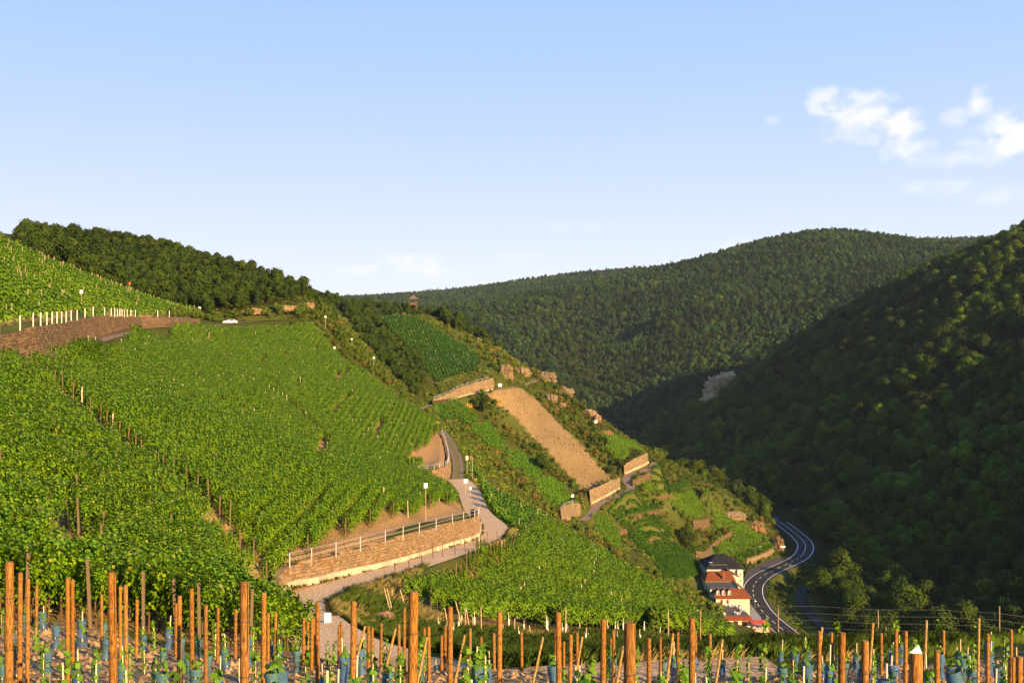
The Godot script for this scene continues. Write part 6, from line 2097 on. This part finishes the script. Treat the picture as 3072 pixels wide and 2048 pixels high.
	GAPS.append([PackedVector2Array([Vector2(-39.12, -226.23), Vector2(-38.91, -253.33)]), 0.7])
	GAPS.append([PackedVector2Array([Vector2(-29.68, -225.93), Vector2(-29.52, -239.77)]), 0.8])
	GAPS.append([PackedVector2Array([Vector2(-51.54, -220.69), Vector2(-45.36, -214.67), Vector2(-38.82, -201.91), Vector2(-33.61, -192.95)]), 0.9])
	GAPS.append([PackedVector2Array([Vector2(-52.1, -165.68), Vector2(-48.34, -161.05), Vector2(-49, -176.28)]), 0.8])
	GAPS.append([PackedVector2Array([Vector2(-24.75, -130.86), Vector2(-34.34, -191.23)]), 1])
	GAPS.append([PackedVector2Array([Vector2(-4.28, -116.31), Vector2(-1.36, -118.81)]), 0.7])
	GAPS.append([PackedVector2Array([Vector2(-1.53, -133.85), Vector2(1.03, -135.36)]), 0.8])
	GAPS.append([PackedVector2Array([Vector2(7.37, -141.68), Vector2(9.15, -141.42)]), 0.6])
	GAPS.append([PackedVector2Array([Vector2(-1.98, -111.51), Vector2(-0.18, -96.47)]), 0.7])
	SCRUB.append([PackedVector2Array([Vector2(-66.44, -345.53), Vector2(-60.73, -347.36), Vector2(-54.12, -337.07), Vector2(-47.82, -337.91), Vector2(-42.6, -347.85), Vector2(-32.09, -300.99), Vector2(-44.56, -437.53), Vector2(-54.92, -448.42), Vector2(-67.58, -477.57), Vector2(-82.85, -506.05), Vector2(-65.88, -360.48)]), 3, 1.1, 0.15])
	SCRUB.append([PackedVector2Array([Vector2(-26.44, -534.17), Vector2(-15.18, -556.32), Vector2(-2.76, -544.59), Vector2(3.99, -523.99), Vector2(-0.91, -477.2), Vector2(-10.46, -499.66), Vector2(-15.86, -520.64)]), 3.6, 1.1, 0.1])
	SCRUB.append([PackedVector2Array([Vector2(3.99, -523.99), Vector2(10.95, -539), Vector2(26.08, -533.81), Vector2(42.44, -526.58), Vector2(47.12, -505.17), Vector2(38.21, -474.1), Vector2(31.37, -484.69), Vector2(20.3, -515.89)]), 4.2, 1.2, 0.25])
	SCRUB.append([PackedVector2Array([Vector2(9.72, -478.74), Vector2(22.38, -489.74), Vector2(32.2, -474.14), Vector2(40.17, -479.52), Vector2(45.31, -454.8), Vector2(48.89, -447.89), Vector2(46.42, -438.02), Vector2(37.89, -452.32), Vector2(29.78, -460.14), Vector2(20.02, -470.9)]), 3.3, 1.2, 0.1])
	SCRUB.append([PackedVector2Array([Vector2(-14.7, -458.8), Vector2(-9.7, -463.07), Vector2(-5.21, -455.9), Vector2(-8.64, -446.49), Vector2(-13.68, -449.15)]), 3.2, 1, 0.4])
	SCRUB.append([PackedVector2Array([Vector2(-27.02, -413.36), Vector2(-19.84, -428.19), Vector2(-15.7, -426.61), Vector2(-17.86, -413.77), Vector2(-21.91, -371.2)]), 3.2, 1, 0.1])
	SCRUB.append([PackedVector2Array([Vector2(-13.41, -440.27), Vector2(-6.53, -447.39), Vector2(-0.85, -443.86), Vector2(9.03, -444.46), Vector2(14.51, -439.62), Vector2(19.65, -430.1), Vector2(16.66, -423.56), Vector2(11.43, -429.03), Vector2(3.3, -433.08), Vector2(-3.59, -435.59)]), 3.2, 1.1, 0.3])
	SCRUB.append([PackedVector2Array([Vector2(14.51, -439.62), Vector2(19.89, -435.35), Vector2(26.37, -428.36), Vector2(29.59, -416.32), Vector2(28.75, -404.47), Vector2(24.46, -407.91), Vector2(20.61, -421.72)]), 3.2, 1.2, 0.25])
	SCRUB.append([PackedVector2Array([Vector2(-16.14, -420.48), Vector2(-10.06, -417.35), Vector2(-2.13, -420.1), Vector2(8.19, -403.4), Vector2(14.53, -369.23), Vector2(17.61, -360.39), Vector2(11.73, -355.45), Vector2(2.75, -361.12), Vector2(-6.59, -371.05), Vector2(-13.37, -397.58)]), 3.4, 1, 0.75])
	SCRUB.append([PackedVector2Array([Vector2(17.48, -357.79), Vector2(30.66, -395.99), Vector2(39.57, -384.86), Vector2(50.69, -376.79), Vector2(62.28, -374.56), Vector2(66.98, -361.44), Vector2(61.53, -370.05), Vector2(49.82, -370.31), Vector2(37.1, -372.38), Vector2(27.31, -367.83)]), 4, 1, 0.3])
	SCRUB.append([PackedVector2Array([Vector2(47.8, -437.91), Vector2(53.22, -436.81), Vector2(64.47, -447.53), Vector2(67.3, -447.45), Vector2(61.72, -438.09), Vector2(54.16, -433.25)]), 3.2, 1, 0.2])
	SCRUB.append([PackedVector2Array([Vector2(62.57, -439.21), Vector2(70.53, -449.94), Vector2(75.32, -452.99), Vector2(83.17, -473.15), Vector2(78.06, -469.51), Vector2(67.3, -447.45)]), 3.5, 1, 0.3])
	SCRUB.append([PackedVector2Array([Vector2(71.74, -503.58), Vector2(80.26, -501.88), Vector2(90.12, -503.58), Vector2(104.33, -510.57), Vector2(120.83, -525.98), Vector2(141.06, -567.03), Vector2(129.66, -514.66), Vector2(116.12, -505.48), Vector2(100.42, -499.17), Vector2(85.35, -494.47)]), 4.5, 1.2, 0.3])
	SCRUB.append([PackedVector2Array([Vector2(85.99, -472.15), Vector2(97.77, -486.02), Vector2(102.13, -484.74), Vector2(90.75, -465.8), Vector2(83.54, -458.7)]), 4, 1, 0.4])
	SCRUB.append([PackedVector2Array([Vector2(120.29, -509.54), Vector2(131.47, -521.83), Vector2(132.08, -511.38), Vector2(120.16, -489.28), Vector2(113.48, -493.99)]), 4.2, 1.2, 0.2])
	SCRUB.append([PackedVector2Array([Vector2(78.79, -418.04), Vector2(83.52, -425.24), Vector2(71.74, -356.61), Vector2(65.55, -359.91), Vector2(66.69, -379.4)]), 4, 1.2, 0.05])
	SCRUB.append([PackedVector2Array([Vector2(1.98, -97.73), Vector2(5.43, -118.91), Vector2(4.4, -90), Vector2(2.33, -87.31)]), 3.2, 0.8, 0])
	SCRUB.append([PackedVector2Array([Vector2(11.6, -92.78), Vector2(20.49, -139.16), Vector2(13.66, -90.85), Vector2(11.36, -88.63)]), 3, 0.7, 0])
	SCRUB.append([PackedVector2Array([Vector2(-91.17, -269.53), Vector2(-102.95, -332.44), Vector2(-92.77, -341.56), Vector2(-82.69, -344.71), Vector2(-67.95, -353.39), Vector2(-64.76, -354.33), Vector2(-69.01, -341.98), Vector2(-85.3, -337.74), Vector2(-94.86, -319.39), Vector2(-89.28, -271.59)]), 4.2, 1.1, 0.15])
	SCRUB.append([PackedVector2Array([Vector2(-172, -330), Vector2(-141, -299), Vector2(-134, -284), Vector2(-150, -292), Vector2(-180, -318)]), 3.4, 1.3, 0])
	ROCKS.append(["pale pointed rock slab beside the tall reddish wall", Vector3(-2.91, -14.87, -482), Vector3(7, 8, 4.2), 0.3, lin(0.24, 0.17, 0.1)])
	ROCKS.append(["rock face above the spur crest, beside green shrubs", Vector3(4.95, -15.77, -520), Vector3(8, 5, 5), 0.2, lin(0.34, 0.24, 0.15)])
	ROCKS.append(["grey crag on the skyline of the spur", Vector3(17.65, -18.69, -535), Vector3(9.6, 6, 7.2), 0.1, lin(0.26, 0.2, 0.14)])
	ROCKS.append(["crag with pale faces halfway down the spur crest", Vector3(26.49, -26.26, -525), Vector3(9.6, 6.5, 7.2), 0.5, lin(0.26, 0.2, 0.14)])
	ROCKS.append(["split pale rocks at the low end of the spur crest", Vector3(37.87, -36.74, -510), Vector3(8.4, 7, 6), 0.9, lin(0.34, 0.24, 0.15)])
	ROCKS.append(["overhanging rock head at the end of the crest", Vector3(41.02, -37.49, -505), Vector3(3.6, 4.5, 3.6), 0.2, lin(0.34, 0.24, 0.15)])
	ROCKS.append(["rounded boulder in the scrub right of the bare slope", Vector3(18.88, -27.54, -500), Vector3(5.4, 4.5, 4.2), 0.2, lin(0.26, 0.2, 0.14)])
	ROCKS.append(["reddish rock band under the bright plot corner", Vector3(43.56, -43.09, -492), Vector3(8.4, 3, 3.6), 0.3, lin(0.24, 0.15, 0.09)])
	ROCKS.append(["second rounded boulder lower in the scrub", Vector3(23.54, -30.45, -498), Vector3(4.2, 3, 3.6), 0.8, lin(0.26, 0.2, 0.14)])
	ROCKS.append(["orange rock cutting beside the upper road end", Vector3(-69.36, 11.29, -352), Vector3(6, 3.2, 4), 0.2, lin(0.36, 0.24, 0.14)])
	ROCKS.append(["low orange rock bank behind the parked white car", Vector3(-83.12, 9.76, -342), Vector3(8, 2.2, 3), 0.1, lin(0.36, 0.25, 0.14)])
	ROCKS.append(["small orange rock bank at the road bend under the wood", Vector3(-73.67, 10.73, -346), Vector3(6, 2.4, 3), 0.4, lin(0.36, 0.25, 0.14)])
	ROCKS.append(["square brown rock on the outer edge of the terraces", Vector3(92.28, -74.67, -498), Vector3(6, 5.5, 5.4), 0.3, lin(0.34, 0.24, 0.15)])
	ROCKS.append(["long brown crag on the terrace edge", Vector3(105.34, -83.38, -500), Vector3(13.2, 5, 5.4), 0.5, lin(0.26, 0.2, 0.14)])
	ROCKS.append(["brown crag above the long edge plot", Vector3(118.31, -90.14, -508), Vector3(9.6, 6, 5.4), 0.8, lin(0.24, 0.15, 0.09)])
	ROCKS.append(["red brown rock wall at the end of the terraces", Vector3(118.41, -91.65, -505), Vector3(7.2, 6, 4.8), 0.4, lin(0.3, 0.17, 0.09)])
	ROCKS.append(["steep rock foot beside the valley road bend", Vector3(126.76, -97.44, -500), Vector3(6, 9, 4.8), 0.9, lin(0.24, 0.15, 0.09)])
	ROCKS.append(["dark rock behind the slate roofed house", Vector3(82.55, -94.4, -438), Vector3(4.8, 4.5, 3.6), 0.3, lin(0.26, 0.2, 0.14)])
	ROCKS.append(["rock under the high brown terrace wall", Vector3(84.14, -91.99, -462), Vector3(7.2, 3.5, 4.2), 0.5, lin(0.24, 0.15, 0.09)])
	ROCKS.append(["pale quarry face in the wood across the valley", Vector3(206.38, -54.69, -1010), Vector3(46, 46, 24), 0.45, lin(0.7, 0.47, 0.24)])
	ROCKS.append(["lower pale quarry slab in the wood across the valley", Vector3(185.95, -72.21, -995), Vector3(20, 40, 14), 0.3, lin(0.7, 0.47, 0.24)])
	ROCKS.append(["reddish rock beside the rusty scrub of the terraces", Vector3(42.28, -73.72, -405), Vector3(4.2, 3, 3), 0.3, lin(0.24, 0.15, 0.09)])
	ROCKS.append(["pale boulder at the low corner of the narrow road", Vector3(19.36, -62.83, -372), Vector3(3, 2, 2.4), 0.3, lin(0.34, 0.24, 0.15)])
	SIGNS.append(["board", Vector3(-12.11, -18.19, -69), 0.42, 0.75, "white board on a wooden stake beside the lower path, behind the front posts", 0.15])
	SIGNS.append(["board", Vector3(-11.34, -18.92, -138), 0.5, 0.62, "white board on a pole between vine rows near the end of the long rubble wall", 0.1])
	SIGNS.append(["board", Vector3(-9.17, -27.65, -208), 0.75, 0.8, "tilted white board beside the concrete slab at the foot of the track", 0.2])
	SIGNS.append(["board", Vector3(-8.09, -28.48, -204), 0.5, 0.55, "small white board on a pole behind the vines at the road bend", 0.1])
	SIGNS.append(["yellow", Vector3(-13.01, -21.99, -103), 0.62, 0.5, "yellow triangle sign on a leaning pole beside the concrete road", 0.2])
	SIGNS.append(["yellow", Vector3(0.73, -31.63, -178), 0.8, 0.62, "yellow triangle sign on the dry verge outside the road bend", 0.1])
	SIGNS.append(["yellow", Vector3(-69.3, -0.64, -168), 0.85, 0.75, "yellow triangle sign in front of the brown dry stone wall", 0.3])
	SIGNS.append(["yellow", Vector3(-83.6, 0.79, -225), 0.85, 0.75, "paler triangle sign beside the upper road where the grass verge narrows", 0.3])
	SIGNS.append(["round", Vector3(-9.94, -25.47, -232), 0.62, 1.1, "round red and white sign with a plate below, beside the two wheel track", 0.1])
	SIGNS.append(["red", Vector3(-8.8, -25.88, -233), 0.45, 0.5, "small red sign at the edge of the scrub beside the two wheel track", 0])
	SIGNS.append(["yellow", Vector3(10.16, -37.6, -212), 0.5, 0.4, "small yellow sign at the far crest of the rounded plot", 0])
	SIGNS.append(["red", Vector3(-1.79, -32.84, -226), 0.5, 0.35, "orange red marker sign in the vine strip outside the road bend", 0])
	SIGNS.append(["red", Vector3(4.22, -34.52, -208), 0.5, 0.35, "orange red marker sign near the upper corner of the rounded plot", 0])
	SIGNS.append(["red", Vector3(25.68, -42.74, -190), 0.6, 0.5, "small red and white triangle sign at the far slope of the rounded plot", 0])
	SIGNS.append(["red", Vector3(-45.58, -16.1, -190), 0.6, 0.5, "pink and white triangle sign in the middle of the big slope", 0])
	SIGNS.append(["red", Vector3(-56.07, -10.6, -205), 0.7, 0.6, "pale red triangle sign beside a row of short posts on the big slope", 0])
	SIGNS.append(["plate", Vector3(-61.3, 8.1, -345), 0.6, 0.6, "white marker plate below the rocky cutting at the road end", 0])
	SIGNS.append(["plate", Vector3(-64.61, 3.87, -330), 0.55, 0.5, "white marker plate at the upper right corner of the big slope", 0])
	SIGNS.append(["plate", Vector3(-54.46, -1.94, -322), 0.6, 0.6, "white marker plate on the right border of the big slope", 0])
	SIGNS.append(["plate", Vector3(-53.42, 0.78, -350), 0.55, 0.5, "white marker plate in the pale scrub left of the dark trees", 0])
	SIGNS.append(["plate", Vector3(-45.43, -5.36, -345), 0.65, 0.6, "white marker plate in front of the dark trees of the rib", 0])
	SIGNS.append(["plate", Vector3(-100, 10.66, -336), 0.8, 0.8, "white marker plate at the top right tip of the upper vineyard", 0])
	SIGNS.append(["red", Vector3(-115.83, 17.76, -318), 0.9, 0.9, "orange and white sign at the upper border of the upper vineyard", 0])
	SIGNS.append(["board", Vector3(-96.41, 11.11, -235), 0.7, 0.8, "orange lit board on a post in the middle of the upper vineyard", 0])
	SIGNS.append(["plate", Vector3(22.64, -57.59, -392), 1, 1, "white marker plate above the rounded corner wall", 0])
	SIGNS.append(["plate", Vector3(38.38, -36.71, -480), 1.2, 1.3, "white marker plate below the rock crest of the spur", 0])
	SIGNS.append(["plate", Vector3(-5.28, -19.2, -462), 1.6, 1.4, "white board with a reddish top at the end of the tall reddish wall", 0])
	SIGNS.append(["plate", Vector3(-42, -1.14, -515), 0.8, 0.8, "white marker plate on the terraced vineyard of the middle spur", 0])
	SIGNS.append(["round", Vector3(120.69, -96.87, -455), 1.3, 1.3, "round white traffic sign at the outer edge of the valley road", -0.3])
	SIGNS.append(["plate", Vector3(128.37, -97.14, -497), 2.2, 0.6, "long white direction sign in front of the rock foot beside the valley road", 0.1])
	SIGNS.append(["plate", Vector3(157.46, -104.52, -540), 1, 1.2, "small white sign on the dark outer side of the valley bend", -0.2])
	SIGNS.append(["plate", Vector3(56.55, -49.33, -474), 1, 1, "white lamp like marker on the bright plot above the outer bend wall", 0])
	POINT.hut = Vector3(-56.35, 22.66, -600)
	POINT.tree_terrace = Vector3(72.79, -86.52, -436.97)
	POINT.tree_bare = Vector3(-12.41, -30.18, -444.47)
	POINT.tree_round = Vector3(12.01, -52.78, -425.44)
	POINT.car = Vector3(-86.92, 5.14, -323.8)
	POINT.heap = Vector3(-29.24, -26.46, -436.69)
	POINT.pile_a = Vector3(-9.88, -21.45, -80.68)
	POINT.pile_b = Vector3(-10.58, -21.26, -78.27)
	POSTS = [[-4.9, -10.22, -2.14], [-8.45, -18.01, -3.96], [-9.7, -21.01, -4.75], [-12.25, -27.02, -6.28], [-8.43, -19.91, -4.47], [-9.59, -22.92, -5.19], [-11.14, -28.5, -6.87], [-3.98, -10.51, -2.31], [-10.08, -27.02, -6.3], [-7.32, -19.91, -4.62], [-10.03, -28.02, -6.89], [-9.13, -28.5, -7.11], [-6.32, -19.91, -4.82], [-5.76, -18.91, -4.45], [-6.13, -21.01, -5.27], [-7.86, -28.02, -7.1], [-7.52, -28.5, -7.26], [-7.51, -28.5, -7.26], [-2.41, -9.46, -2.17], [-4.07, -17.19, -4.11], [-6.62, -28.5, -7.36], [-6.43, -28.5, -7.35], [-5.66, -28.5, -7.49], [-5.56, -28.5, -7.6], [-5.16, -27.02, -7.13], [-5.38, -28.5, -7.49], [-3.5, -18.91, -4.69], [-4.7, -28.5, -7.7], [-4.65, -28.5, -7.6], [-2.4, -15.76, -3.9], [-4.24, -28.5, -7.6], [-3.45, -25.21, -6.84], [-3.8, -28.5, -7.76], [-3.56, -28.5, -7.64], [-3.06, -28.5, -7.67], [-2.59, -25.21, -6.39], [-0.86, -8.9, -2.12], [-2.38, -28.5, -7.77], [-1.99, -25.21, -6.84], [-1.91, -28.5, -7.98], [-1.82, -28.5, -7.7], [-0.93, -15.76, -3.98], [-1.14, -28.5, -7.78], [-0.83, -28.5, -8.01], [-0.48, -28.5, -7.91], [-0.2, -16.44, -4.24], [0.27, -28.5, -7.89], [1.17, -28.5, -7.79], [0.68, -15.13, -3.9], [1.41, -28.5, -8.14], [1.23, -22.25, -6.21], [1.77, -28.5, -7.9], [1.31, -15.13, -4], [2.69, -28.5, -8.04], [2.29, -23.64, -6.49], [0.81, -7.2, -1.93], [2.6, -19.91, -5.63], [4.03, -28.5, -8.02], [4.28, -27.02, -7.48], [2.24, -13.04, -3.44], [4.99, -28.5, -7.93], [5.38, -28.5, -7.93], [5.82, -19.91, -5.49], [8.67, -28.5, -7.89], [7.22, -23.64, -6.78], [3.95, -12.61, -3.49], [3.85, -11.46, -3.26], [8.87, -25.21, -7], [8.14, -22.25, -6.1], [8.34, -22.25, -6.14], [2.53, -6.58, -1.95], [6.66, -16.44, -4.83], [11.11, -27.02, -7.43], [10.08, -22.25, -6.19], [5.79, -12.2, -3.66], [12.85, -27.02, -7.41], [6.08, -12.61, -3.78]]
	PAPER = 70
	LEANS = [[-2.8, -5.42, -3.19, -6.86, -20], [-2.22, -5.47, -2.58, -6.87, -20], [-1.62, -5.63, -1.9, -6.87, -20], [-0.9, -5.59, -1.19, -6.87, -20], [0.59, -5.63, 0.3, -6.87, -20], [1.34, -5.62, 1.11, -6.86, -20], [2.12, -5.8, 1.92, -6.86, -20], [3.07, -5.56, 2.89, -6.84, -20], [4.01, -5.67, 3.82, -6.83, -20], [6.88, -5.36, 6.77, -6.82, -20], [5.91, -5.44, 5.77, -6.82, -20], [7.9, -5.31, 7.83, -6.85, -20], [8.9, -5.27, 8.87, -6.87, -20]]
	TRELLIS = [[13.19, -52, 1.76], [18.14, -52, 1.83], [24.15, -52, 2.23], [14.05, -52, 0.78], [18.52, -52, 1], [9.33, -52, 2.04]]
	PALES = [[-10.09, -19.47, -9.53, -21.49, -82.88], [-9.94, -19.59, -9.47, -21.49, -83.41], [-9.17, -20.26, -8.68, -21.77, -85.88], [-5.41, -21.36, -5.15, -22.67, -84.24], [-4.54, -20.85, -3.98, -22.91, -84.31], [-3.75, -21.32, -3.75, -22.93, -84.09], [-3.68, -21.38, -3.4, -23, -84.17], [-2.46, -21.01, -2.43, -23.07, -83.19], [-9.94, -20.48, -10.01, -21.34, -87.01], [4.51, -22.25, 4.52, -24.44, -88.11], [5.61, -23.35, 5.61, -24.37, -87.19], [13.44, -23.03, 13.44, -25.27, -90.27], [-0.75, -22.59, -0.67, -23.37, -83.96], [0.2, -22.17, 0.2, -23.48, -84.02], [-3.19, -22.32, -3.19, -23.12, -85.26], [1.39, -22.92, 1.51, -23.71, -84.86]]
	VERGE = [[-10.26, -92.77, 1.68], [-9.42, -96.74, 1.6], [-8.72, -102.43, 1.56], [-8.64, -114.94, 1.68], [-7.72, -117.46, 1.64], [-6.47, -119.92, 1.6], [-5.5, -123.69, 1.57], [-5.01, -137.52, 1.66], [-4.21, -141.1, 1.66], [-3.28, -144.23, 1.6], [-2.04, -147.99, 1.55]]
